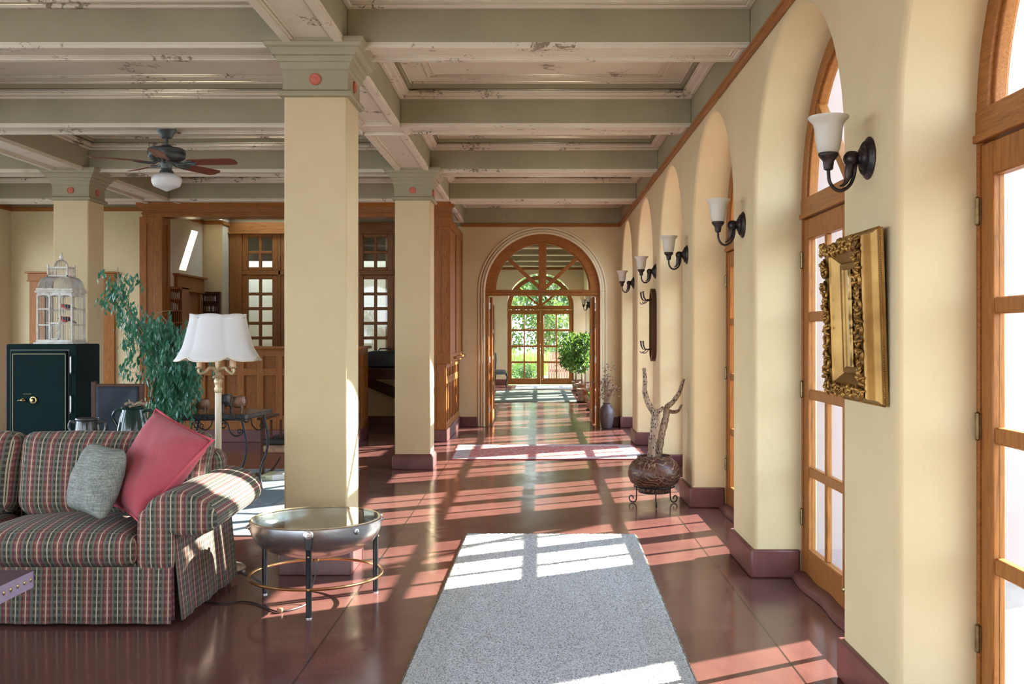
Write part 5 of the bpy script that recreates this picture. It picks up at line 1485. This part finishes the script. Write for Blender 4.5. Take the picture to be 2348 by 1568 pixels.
per = [((-w / 2 + q, q), (w / 2 - q, q), (0, 1)), ((w / 2 - q, q), (w / 2 - q, h - q), (-1, 0)), ((w / 2 - q, h - q), (-w / 2 + q, h - q), (0, -1)), ((-w / 2 + q, h - q), (-w / 2 + q, q), (1, 0))]
for (a, b, inn) in per:
    L = math.hypot(b[0] - a[0], b[1] - a[1]); n = int(L / .047)
    T = Vector(((b[0] - a[0]) / L, 0, (b[1] - a[1]) / L)); I_ = Vector((inn[0], 0, inn[1])); O = Vector((0, -1, 0))
    for i in range(n + 1):
        c = Vector((a[0], -.080, a[1])) + T * (L * i / n)
        s = 1 if i % 2 else -1; k = rr.uniform(.85, 1.2)
        pts = []; rad = []
        for j in range(18):
            f = j / 17; ang = (-.6 + 1.75 * f) * 2 * PI * s * .72
            r_ = .021 * k * (1 - .78 * f)
            pts.append(c + T * (r_ * math.cos(ang) + s * .004) + (I_ * math.sin(ang) * r_) + O * (.003 + .018 * f)); rad.append(.0082 * k * (1 - .55 * f))
        m.tube(pts, rad, 7)
        for j in range(3):
            d = (T * rr.uniform(-1, 1) + I_ * rr.uniform(-1, 1)).normalized()
            p0 = c + d * .006; p3 = c + d * rr.uniform(.026, .036) + O * rr.uniform(.0, .016)
            m.tube(smoothpts([p0, (p0 + p3) / 2 + O * .014, p3, p3 + O * .006 - d * .007], 3), [.004, .007, .0085, .008, .007, .006, .005, .0045, .004, .003], 6)
m.build('carved_scroll', GOLD, gm, smooth=70)

# ------------------------------------------------------------------ hall mirror with hooks
hm = thing('hall_mirror', 'long narrow round ended hall mirror with coat hooks in a dark frame', 'mirror', (XW - .003, 11.40, 1.18), -PI / 2)
def stad(hw, H, n=14, ins=0):
    P = []
    r_ = hw - ins
    for i in range(n + 1):
        t = PI * i / n; P.append((r_ * math.cos(t), H - hw + r_ * .95 * math.sin(t)))
    for i in range(n + 1):
        t = PI + PI * i / n; P.append((r_ * math.cos(t), hw + r_ * .95 * math.sin(t)))
    return P
H = .84; m = MB(); A, B = stad(.165, H), stad(.165, H, ins=.045); n = len(A)
vs = [(x, 0, z) for x, z in A] + [(x, -.045, z) for x, z in A] + [(x, -.050, z) for x, z in B] + [(x, -.02, z) for x, z in B]
m.add(vs, [(r_ * n + i, r_ * n + (i + 1) % n, (r_ + 1) * n + (i + 1) % n, (r_ + 1) * n + i) for r_ in range(3) for i in range(n)])
m.build('frame', DARKWOOD, hm, smooth=40)
MB().prism(stad(.165, H, ins=.040), 'y', -.028, -.020).build('mirror_glass', MIRROR, hm, smooth=0)
for (x, z) in ((-.13, .70), (.13, .70), (-.13, .14), (.13, .14)):
    s = 1 if x > 0 else -1
    k = MB().tube([(x, -.04, z), (x, -.07, z), (x + s * .01, -.10, z + .005)], [.010, .007, .006], 7)
    for dx in (-.03, 0, .03):
        k.tube(smoothpts([(x, -.085, z), (x + dx, -.12, z + .005), (x + dx * 1.4, -.14, z + .045), (x + dx * 1.5, -.145, z + .085)], 4), .0042, 6).ell((x + dx * 1.5, -.145, z + .09), (.007, .007, .009), 7, 5)
    k.tube(smoothpts([(x, -.085, z), (x, -.11, z - .03), (x, -.14, z - .04), (x, -.155, z - .02)], 4), .0045, 6)
    k.build('coat_hook', BRONZE, hm, smooth=60)

# ------------------------------------------------------------------ cactus pot
CP = Vector((1.02, 8.80, 0))
st = thing('plant_stand', 'black wire plant stand with curled feet under the carved brown pot', 'stand', CP)
m = MB(); m.tube([(.175 * math.cos(2 * PI * i / 40), .175 * math.sin(2 * PI * i / 40), .165) for i in range(40)], .006, 7, closed=True)
m.tube([(.135 * math.cos(2 * PI * i / 36), .135 * math.sin(2 * PI * i / 36), .115) for i in range(36)], .005, 7, closed=True); m.build('ring', IRON, st)
for a in (R(-92), R(28), R(148)):
    c, s = math.cos(a), math.sin(a)
    P = [(.175, .172), (.172, .14), (.172, .06), (.178, .025), (.20, .008), (.232, .014), (.245, .042), (.23, .062), (.208, .055), (.205, .035)]
    MB().tube(smoothpts([(c * r_, s * r_, z) for r_, z in P], 5), .0055, 7).tube([(c * .172, s * .172, .12), (c * .13, s * .13, .115)], .004, 5).build('leg', IRON, st)
def carved():
    t = NT('carved_brown_pot'); v = t.coords()
    w_ = t.n('TexWave', wave_type='RINGS'); w_.inputs['Scale'].default_value = 11; w_.inputs['Distortion'].default_value = 9; w_.inputs['Detail'].default_value = 2; w_.inputs['Detail Scale'].default_value = 1.3
    t.l(v, w_.inputs['Vector'])
    vo = t.n('TexVoronoi', feature='DISTANCE_TO_EDGE'); vo.inputs['Scale'].default_value = 26; t.l(v, vo.inputs['Vector'])
    mk = t.ramp(t.noise(v, 5, 2), [(.48, (0, 0, 0)), (.52, (1, 1, 1))])
    line1 = t.ramp(w_.outputs['Fac'], [(.80, (0, 0, 0)), (.92, (1, 1, 1))])
    line2 = t.ramp(vo.outputs['Distance'], [(.0, (1, 1, 1)), (.09, (0, 0, 0))])
    ln = t.mix(mk, line1, line2)
    c = t.ramp(t.noise(v, 6, 5), [(.3, (.035, .013, .010)), (.7, (.095, .035, .022))])
    c = t.mix(t.math('MULTIPLY', ln, .75), c, (.34, .22, .12))
    t.bump(ln, .8, .008)
    return t.set(c, .38)
pt = thing('carved_pot', 'squat carved dark brown pot on a wire stand by the third pier', 'pot', CP)
MB().lathe([(0, .112), (.135, .112), (.14, .13), (.125, .15), (.16, .168), (.205, .20), (.226, .25), (.230, .29), (.220, .335), (.195, .375), (.16, .402), (.148, .412), (.150, .43), (.142, .436), (.132, .43), (.13, .40), (0, .38)], 48).build('bowl', carved(), pt, smooth=50)
def skel():
    t = NT('cactus_skeleton_wood'); v = t.coords((1, 1, .48))
    vo = t.n('TexVoronoi'); vo.inputs['Scale'].default_value = 62; vo.inputs['Randomness'].default_value = .55; t.l(v, vo.inputs['Vector'])
    hole = t.ramp(vo.outputs['Distance'], [(.24, (1, 1, 1)), (.34, (0, 0, 0))])
    c = t.ramp(t.noise(v, 18, 4), [(.35, (.20, .14, .095)), (.65, (.40, .31, .23))])
    c = t.mix(hole, c, (.02, .014, .010))
    t.bump(t.math('MULTIPLY', hole, -1), .7, .006)
    return t.set(c, .8)
SK = skel()
ck = thing('cactus_skeleton', 'dried holed cactus skeleton with forked arms standing in the pot', 'cactus', CP)
def cp(x, y, dd=0): return at(1420 + x / 4.478, 830 + y / 4.478, 8.8 + dd) - CP
def limb(name, P, r0, r1):
    pts = smoothpts([cp(*p) for p in P], 7); n = len(pts)
    rr_ = [(r0 + (r1 - r0) * i / (n - 1)) * (1 + .07 * math.sin(i * 1.9) + .05 * math.sin(i * .7 + 1)) for i in range(n)]
    MB().tube(pts, rr_, 14).build(name, SK, ck, smooth=80)
limb('stem', [(325, 1010, -.04), (335, 880, -.04), (352, 700, -.02), (366, 580, 0), (368, 505, 0)], .035, .031)
limb('branch', [(368, 530, 0), (330, 480, 0), (288, 400, -.01), (262, 300, -.02), (264, 190, -.02), (254, 62, 0)], .032, .016)
limb('branch', [(372, 520, 0), (415, 500, .01), (452, 458, .02)], .027, .010)
limb('stem', [(385, 1010, .05), (402, 930, .05), (436, 740, .04), (472, 590, .04), (490, 490, .04)], .033, .029)
limb('branch', [(480, 520, .04), (492, 460, .04), (545, 415, .03), (612, 320, .02), (640, 240, .02), (664, 172, .02)], .028, .012)
limb('branch', [(490, 500, .05), (550, 512, .09), (605, 500, .13), (640, 440, .16)], .020, .010)

# ------------------------------------------------------------------ vase with dried flowers
VP = Vector((at(1391, 0, 15.85).x, 15.85, 0))
vs_ = thing('floor_vase', 'tall ribbed grey brown stoneware vase before the archway corner', 'vase', VP)
MB().lathe([(0, 0), (.075, 0), (.085, .02), (.108, .14), (.116, .24), (.112, .30), (.09, .345), (.062, .37), (.055, .39), (.066, .405), (.06, .41), (.048, .40), (.045, .37), (0, .3)], 40, flute=lambda a, z: 1 + (.018 * math.cos(9 * a) if .05 < z < .33 else 0)).build('body', VASE, vs_, smooth=70)
df = thing('dried_flowers', 'bunch of brittle brown dried flowers standing in the stoneware vase', 'dried flowers', VP)
m = MB(); hd_ = []; rr = random.Random(12)
for i in range(46):
    a = rr.uniform(0, 2 * PI); r_ = abs(rr.gauss(.10, .09)); hgt = rr.uniform(.50, .80) if i > 6 else rr.uniform(.8, 1.05)
    if hgt > .8: r_ *= .8
    e = Vector((math.cos(a) * r_, math.sin(a) * r_ * .6, hgt)); b0 = Vector((math.cos(a) * .02, math.sin(a) * .02, .36))
    m.tube(smoothpts([b0, b0 * .5 + e * .5 + Vector((0, 0, .04)), e], 3), [.003, .003, .0028, .0026, .0024, .0022, .002], 4)
    hd_.append(e)
m.build('stalk', DRY, df)
m = MB(); it_ = []
for e in hd_:
    for j in range(7):
        it_.append((e + Vector((rr.uniform(-.03, .03), rr.uniform(-.03, .03), rr.uniform(-.09, .03))), (rr.uniform(-1, 1), rr.uniform(-1, 1), rr.uniform(-.3, 1)), rr.uniform(.6, 1.3)))
leaf_mesh(it_, .045, .018, 'seed_head', DRYHEAD, df, seed=2)

# ------------------------------------------------------------------ archway open leaves, far hall contents
for s in (-1, 1):
    x = AX + s * (AR - .06); xa, xb = (x, x + .045) if s < 0 else (x - .045, x)
    y0 = YF + .26; L = .84
    m = MB().box(xa, xb, y0, y0 + .11, .02, 2.10).box(xa, xb, y0 + L - .11, y0 + L, .02, 2.10).box(xa, xb, y0 + .11, y0 + L - .11, .02, .22).box(xa, xb, y0 + .11, y0 + L - .11, 1.98, 2.10)
    m.box(xa + .008, xb - .008, y0 + L / 2 - .02, y0 + L / 2 + .02, .22, 1.98)
    for k in (1, 2, 3): m.box(xa + .008, xb - .008, y0 + .11, y0 + L - .11, .22 + .44 * k - .03, .22 + .44 * k + .03)
    lo = m.build('door_leaf', OAKZ, aw, bevel=.004, seg=1)
    MB().box((xa + xb) / 2 - .002, (xa + xb) / 2 + .002, y0 + .1, y0 + L - .1, .2, 2.0).build('pane', GLASS, lo, smooth=0)
def tree_pot(px, py, d, rw, h, lab, sq=False):
    p = at(px, 0, d); t = thing('plant_pot', lab, 'pot', (p.x, d, 0))
    MB().lathe([(rw * .75, 0), (rw * 1.0, .01), (rw * 1.02, .03), (rw * .8, .035)], 24).build('saucer', SOIL, t)
    MB().lathe([(0, .03), (rw * .72, .03), (rw * .95, h * .86), (rw * .96, h * .87), (rw * 1.06, h * .875), (rw * 1.06, h), (rw * .95, h), (rw * .93, h * .9), (0, h * .9)], 28).build('pot_body', TERRA, t, smooth=30)
    return t
tree_pot(1321, 0, 26.1, .115, .26, 'narrow terracotta pot farthest down the far hall'); tree_pot(1336, 0, 24.4, .17, .29, 'wide mottled pot between the farthest and the largest pot')
tree_pot(1343, 0, 21.9, .20, .30, 'largest mottled terracotta pot on a dark stand'); tree_pot(1357, 0, 19.6, .115, .22, 'small terracotta pot nearest the archway jamb')
def ficus(px, d, h0, zc, blobs, lab, seed, n, lean=0):
    b = Vector((at(px, 0, d).x, d, h0)); t = thing('potted_ficus', lab, 'tree', b); r_ = random.Random(seed)
    m = MB(); cs_ = []
    for k in range(3):
        e = Vector((lean + r_.uniform(-.12, .12), r_.uniform(-.15, .15), zc - h0))
        pts = smoothpts([Vector((r_.uniform(-.02, .02), r_.uniform(-.02, .02), -.04)), Vector((lean * .3, 0, (zc - h0) * .45)), e], 5); m.tube(pts, [.016 - .008 * i / len(pts) for i in range(len(pts))], 7); cs_.append(e)
    it_ = []
    for (bx_, by_, bz_, rx, ry, rz2, k) in blobs:
        for i in range(int(n * k)):
            u = Vector((r_.gauss(0, 1), r_.gauss(0, 1), r_.gauss(0, 1))).normalized() * (r_.random() ** .4)
            p = Vector((bx_ + u.x * rx, by_ + u.y * ry, bz_ + u.z * rz2))
            it_.append((p, (r_.uniform(-.7, .7), r_.uniform(-.7, .7), -1 + r_.uniform(-.1, .9)), r_.uniform(.7, 1.25)))
            if i % 60 == 0: m.tube(smoothpts([r_.choice(cs_), (r_.choice(cs_) + p) / 2 + Vector((0, 0, .04)), p], 3), .0035, 4)
    m.build('trunk', BRANCH, t, smooth=60)
    leaf_mesh(it_, .075, .042, 'crown', FIG2, t, seed=seed)
ficus(1321, 26.1, .25, .95, [(-.10, 0, .95, .36, .42, .40, 1), (-.18, -.1, .62, .28, .3, .26, .6)], 'bushy potted ficus farthest down the far hall', 21, 700)
ficus(1336, 24.4, .27, .9, [(-.22, 0, .85, .40, .45, .48, 1), (-.3, -.05, .60, .26, .3, .30, .6)], 'bushy potted ficus in the middle of the three trees', 22, 750, -.05)
ficus(1343, 21.9, .28, 1.0, [(-.06, 0, .92, .28, .34, .36, 1), (-.14, 0, .62, .22, .28, .26, .6), (.06, .1, 1.08, .18, .2, .2, .4)], 'bushy potted ficus nearest the archway', 23, 650, -.03)
sp = thing('small_plant', 'small dark leaved plant in the pot nearest the archway jamb', 'plant', (at(1357, 0, 19.6).x, 19.6, .20))
leaf_mesh([(Vector((random.uniform(-.06, .06), random.uniform(-.06, .06), random.uniform(0, .16))), (random.uniform(-1, 1), random.uniform(-1, 1), random.uniform(0, 1)), 1) for i in range(60)], .06, .03, 'foliage', FIG2, sp)
pf = thing('picture_frame', 'black picture frame on the far end wall above the dark chair', 'picture', (-1.5, YE, at(0, 760, YE).z))
MB().ring(0, 0, 0, 0, 0, 0, 0) if False else MB().box(-.24, -.215, -.03, 0, -.37, .37).box(.215, .243, -.03, 0, -.37, .37).box(-.24, .24, -.03, 0, .345, .37).box(-.24, .24, -.03, 0, -.37, -.345).build('frame', BLACK, pf, bevel=.003)
MB().box(-.215, .215, -.012, 0, -.345, .345).build('print', mat('pale_print', (.42, .38, .30), (.55, .50, .40), 5, .7), pf)
fcx = at(1133, 0, 27.9).x
fc_ = thing('side_chair', 'black cabriole legged side chair with patterned back in the far hall', 'chair', (fcx, 27.9, 0), R(38))
TAP = mat('dark_tapestry', (.03, .035, .035), (.16, .12, .09), 22, .85)
MB().rbox(-.25, .25, -.24, .24, .42, .50, .035, 6).build('seat', TAP, fc_, merge=True)
MB().box(-.26, .26, -.25, .25, .37, .43).build('seat_rail', BLACK, fc_, bevel=.01)
for sx_ in (-1, 1):
    MB().tube(smoothpts([(sx_ * .23, -.22, .40), (sx_ * .265, -.26, .30), (sx_ * .235, -.235, .14), (sx_ * .245, -.25, .03), (sx_ * .26, -.265, .0)], 5), [.028] * 6 + [.022] * 6 + [.014] * 9, 8).build('leg', BLACK, fc_, smooth=60)
    MB().tube(smoothpts([(sx_ * .22, .23, .40), (sx_ * .22, .26, .2), (sx_ * .23, .32, 0)], 5), .018, 8).build('leg', BLACK, fc_, smooth=60)
P = [(-.22, .48), (-.25, .75), (-.24, .95), (-.14, 1.0), (0, 1.06), (.14, 1.0), (.24, .95), (.25, .75), (.22, .48)]
MB().prism(P, 'y', .21, .26).build('back_frame', BLACK, fc_, bevel=.012)
MB().prism([(x * .80, .77 + (z - .77) * .80) for x, z in P], 'y', .195, .265).build('backrest', TAP, fc_, bevel=.012)

# ------------------------------------------------------------------ outside
struct(MB().box(XD + .14, 60, -20, 70, -.16, -.05).build('ground', PATIO, smooth=0), 'pale paved terrace outside the arcade', 'terrace')
struct(MB().box(-60, -7.99, -20, 70, -.16, -.05).build('ground_side', PATIO, smooth=0), 'paved ground on the other side of the building', 'terrace')
struct(MB().box(XD + .105, 3.75, 6.24, 6.5, -.1, 5.2).build('exterior_wall', PINKWALL), 'pink stucco wing wall of the porch outside the arcade', 'wall')
struct(MB().box(30, 30.5, -30, 90, -.1, 3.2).build('exterior_wall', PINKWALL), 'low stucco wall far across the terrace', 'wall')
struct(MB().box(-7.99, XD + .14, 29.45, 70, -.20, -.06).build('lawn', LAWN, smooth=0), 'sunlit lawn outside the garden doors', 'lawn')
rg = random.Random(31)
gi = [(Vector((rg.uniform(-2.6, .3), rg.uniform(33, 36.5), rg.uniform(-.05, .45))), (rg.uniform(-.35, .35), rg.uniform(-.35, .35), 1), rg.uniform(.6, 1.3)) for i in range(2600)]
gr = leaf_mesh(gi, .55, .022, 'tall_grass', GRASSB, seed=8); gr['kind'] = 'stuff'; tag(gr, 'sunlit yellow green tall grass beyond the garden doors', 'grass')
def garden_tree(x, y, h, r_, n, L, m_, lab, seed, trunk=True):
    t = thing('garden_tree' if trunk else 'garden_shrub', lab, 'tree' if trunk else 'shrub', (x, y, -.06)); q = random.Random(seed); it_ = []
    mt = MB()
    if trunk: mt.tube(smoothpts([(0, 0, 0), (.1, 0, h * .3), (-.05, 0, h * .55)], 5), [.12 - .006 * i for i in range(11)], 8)
    for b in range(9 if trunk else 6):
        c = Vector((q.uniform(-1, 1) * r_ * .65, q.uniform(-1, 1) * r_ * .6, h * (q.uniform(.4, .9) if trunk else q.uniform(.35, .7)))); rr_ = r_ * q.uniform(.4, .6)
        mt.tube(smoothpts([Vector((0, 0, h * .25)), c * .6, c], 4), [.05 - .005 * i for i in range(9)], 6)
        for i in range(n // 9):
            u = Vector((q.gauss(0, 1), q.gauss(0, 1), q.gauss(0, 1))).normalized() * (q.random() ** .45) * rr_
            it_.append((c + u, (q.uniform(-1, 1), q.uniform(-1, 1), q.uniform(-1, .6)), q.uniform(.6, 1.3)))
    mt.build('trunk' if trunk else 'stem', BARK, t, smooth=60)
    leaf_mesh(it_, L, L * .45, 'crown' if trunk else 'foliage', m_, t, seed=seed)
for i, (x, y, h_, r_, mm, lab) in enumerate(((-2.2, 42, 5.2, 2.2, TREELEAF, 'pale green garden tree seen through the upper panes of the first leaf'), (.4, 46, 6.2, 2.4, TREELEAF, 'pale feathery garden tree behind the door meeting stiles'), (2.0, 40, 5.6, 1.5, TREELEAF2, 'deep green garden tree beside the brick boards'), (-4.6, 50, 6, 2.6, TREELEAF2, 'garden tree at the edge of the lawn'),
        (-1.8, 54, 8, 2.8, TREELEAF, 'tall garden tree behind the pale one'), (3.4, 52, 8, 2.8, TREELEAF, 'tall garden tree behind the deep green one'))):
    garden_tree(x, y, h_, r_, 3600, .27, mm, lab, 40 + i)
for i, (x, y, h_, r_, mm, lab) in enumerate(((-1.3, 31.4, .75, .6, TREELEAF2, 'low green shrub just outside the garden doors'), (-.2, 31.2, .62, .5, TREELEAF2, 'small green shrub under the middle door pane'), (1.9, 34.5, 1.9, .8, TREELEAF2, 'tall green shrub by the brick boards'), (.9, 38.5, 1.5, .9, TREELEAF, 'yellow green shrub behind the brick boards'), (-2.0, 43.5, 3.0, 1.9, TREELEAF, 'big pale bush under the pale green tree'), (.6, 44, 3.2, 1.9, TREELEAF, 'big pale bush behind the door meeting stiles'), (3.0, 43, 3.0, 1.7, TREELEAF2, 'big dark bush behind the brick boards'))):
    garden_tree(x, y, h_, r_, 1100 if h_ < 2 else 2600, .09 if h_ < 2 else .2, mm, lab, 60 + i, False)
tt = thing('terrace_tree', 'light leaved tree growing outside on the paved terrace', 'tree', (5.3, 10.0, -.05)); q = random.Random(77)
MB().tube(smoothpts([(1.2, 2.0, 0), (1.1, 1.8, 1.6), (.8, 1.2, 3.4), (0, -1.0, 5.3)], 6), [.10 - .004 * i for i in range(19)], 8).build('trunk', BARK, tt)
it_ = []
for i in range(520):
    u = Vector((q.gauss(0, 1), q.gauss(0, 1), q.gauss(0, 1))).normalized() * (q.random() ** .5)
    it_.append((Vector((u.x * .9, -1.32 + u.y * .38, 5.6 + u.z * .85)), (q.uniform(-1, 1), q.uniform(-1, 1), q.uniform(-1, .5)), q.uniform(.7, 1.3)))
for i in range(200):  # dense leaf clump added to block a sun streak before the sofa
    u = Vector((q.gauss(0, 1), q.gauss(0, 1), q.gauss(0, 1))).normalized() * (q.random() ** .4)
    it_.append((Vector((u.x * .35, -1.03 + u.y * .15, 4.98 + u.z * .24)), (q.uniform(-1, 1), q.uniform(-1, 1), q.uniform(-1, .5)), q.uniform(.8, 1.4)))
leaf_mesh(it_, .15, .075, 'crown', TREELEAF2, tt, seed=5)
bw = MB()
for i in range(26): bw.box(.35 + i * .09, .425 + i * .09, 35.2, 35.23, -.06, .85)
bw.box(.35, 2.7, 35.23, 35.27, .15, .25).box(.35, 2.7, 35.23, 35.27, .6, .7)
tag(bw.build('garden_fence', BRICKRED, smooth=0), 'low reddish board fence beyond the garden doors', 'fence')

# ------------------------------------------------------------------ light
sun = bpy.data.lights.new('sun', 'SUN'); sun.energy = 40.0; sun.angle = .0095; sun.color = (1, .955, .88)
so_ = bpy.data.objects.new('sun', sun); COL.objects.link(so_)
so_.rotation_euler = Vector((-1, -.55, -.651)).to_track_quat('-Z', 'Y').to_euler()
wd = bpy.data.worlds.new('sky'); SC.world = wd; wd.use_nodes = True
nt = wd.node_tree; bg = nt.nodes['Background']
tc_ = nt.nodes.new('ShaderNodeTexCoord'); sp_ = nt.nodes.new('ShaderNodeSeparateXYZ'); nt.links.new(tc_.outputs['Generated'], sp_.inputs[0])
rp_ = nt.nodes.new('ShaderNodeValToRGB'); nt.links.new(sp_.outputs['Z'], rp_.inputs[0])
rp_.color_ramp.elements[0].position = 0.0; rp_.color_ramp.elements[0].color = (.78, .885, 1.0, 1)
rp_.color_ramp.elements[1].position = .75; rp_.color_ramp.elements[1].color = (.52, .72, 1.0, 1)
nt.links.new(rp_.outputs[0], bg.inputs[0]); bg.inputs[1].default_value = 11.0
# ------------------------------------------------------------------ camera
cam = bpy.data.cameras.new('camera'); co_ = bpy.data.objects.new('camera', cam); COL.objects.link(co_)
co_.location = (0, 0, 1.5); co_.rotation_euler = (R(90), 0, 0)
cam.sensor_width = 36; cam.sensor_fit = 'HORIZONTAL'; cam.lens = 36 * 2300 / 2348
cam.shift_x = -(1233.5 - 1174) / 2348; cam.shift_y = -(784 - 765) / 2348
cam.clip_start = .05; cam.clip_end = 300
SC.camera = co_
vs = SC.view_settings; vs.view_transform = 'Standard'; vs.look = 'None'; vs.gamma = 1; vs.use_curve_mapping = False; vs.exposure = .12
cy = SC.cycles
cy.use_denoising = True
cy.max_bounces = 8; cy.diffuse_bounces = 5; cy.glossy_bounces = 3; cy.transmission_bounces = 6; cy.transparent_max_bounces = 12
cy.sample_clamp_indirect = 6; cy.caustics_reflective = False; cy.caustics_refractive = False
cy.use_adaptive_sampling = True; cy.adaptive_threshold = .02
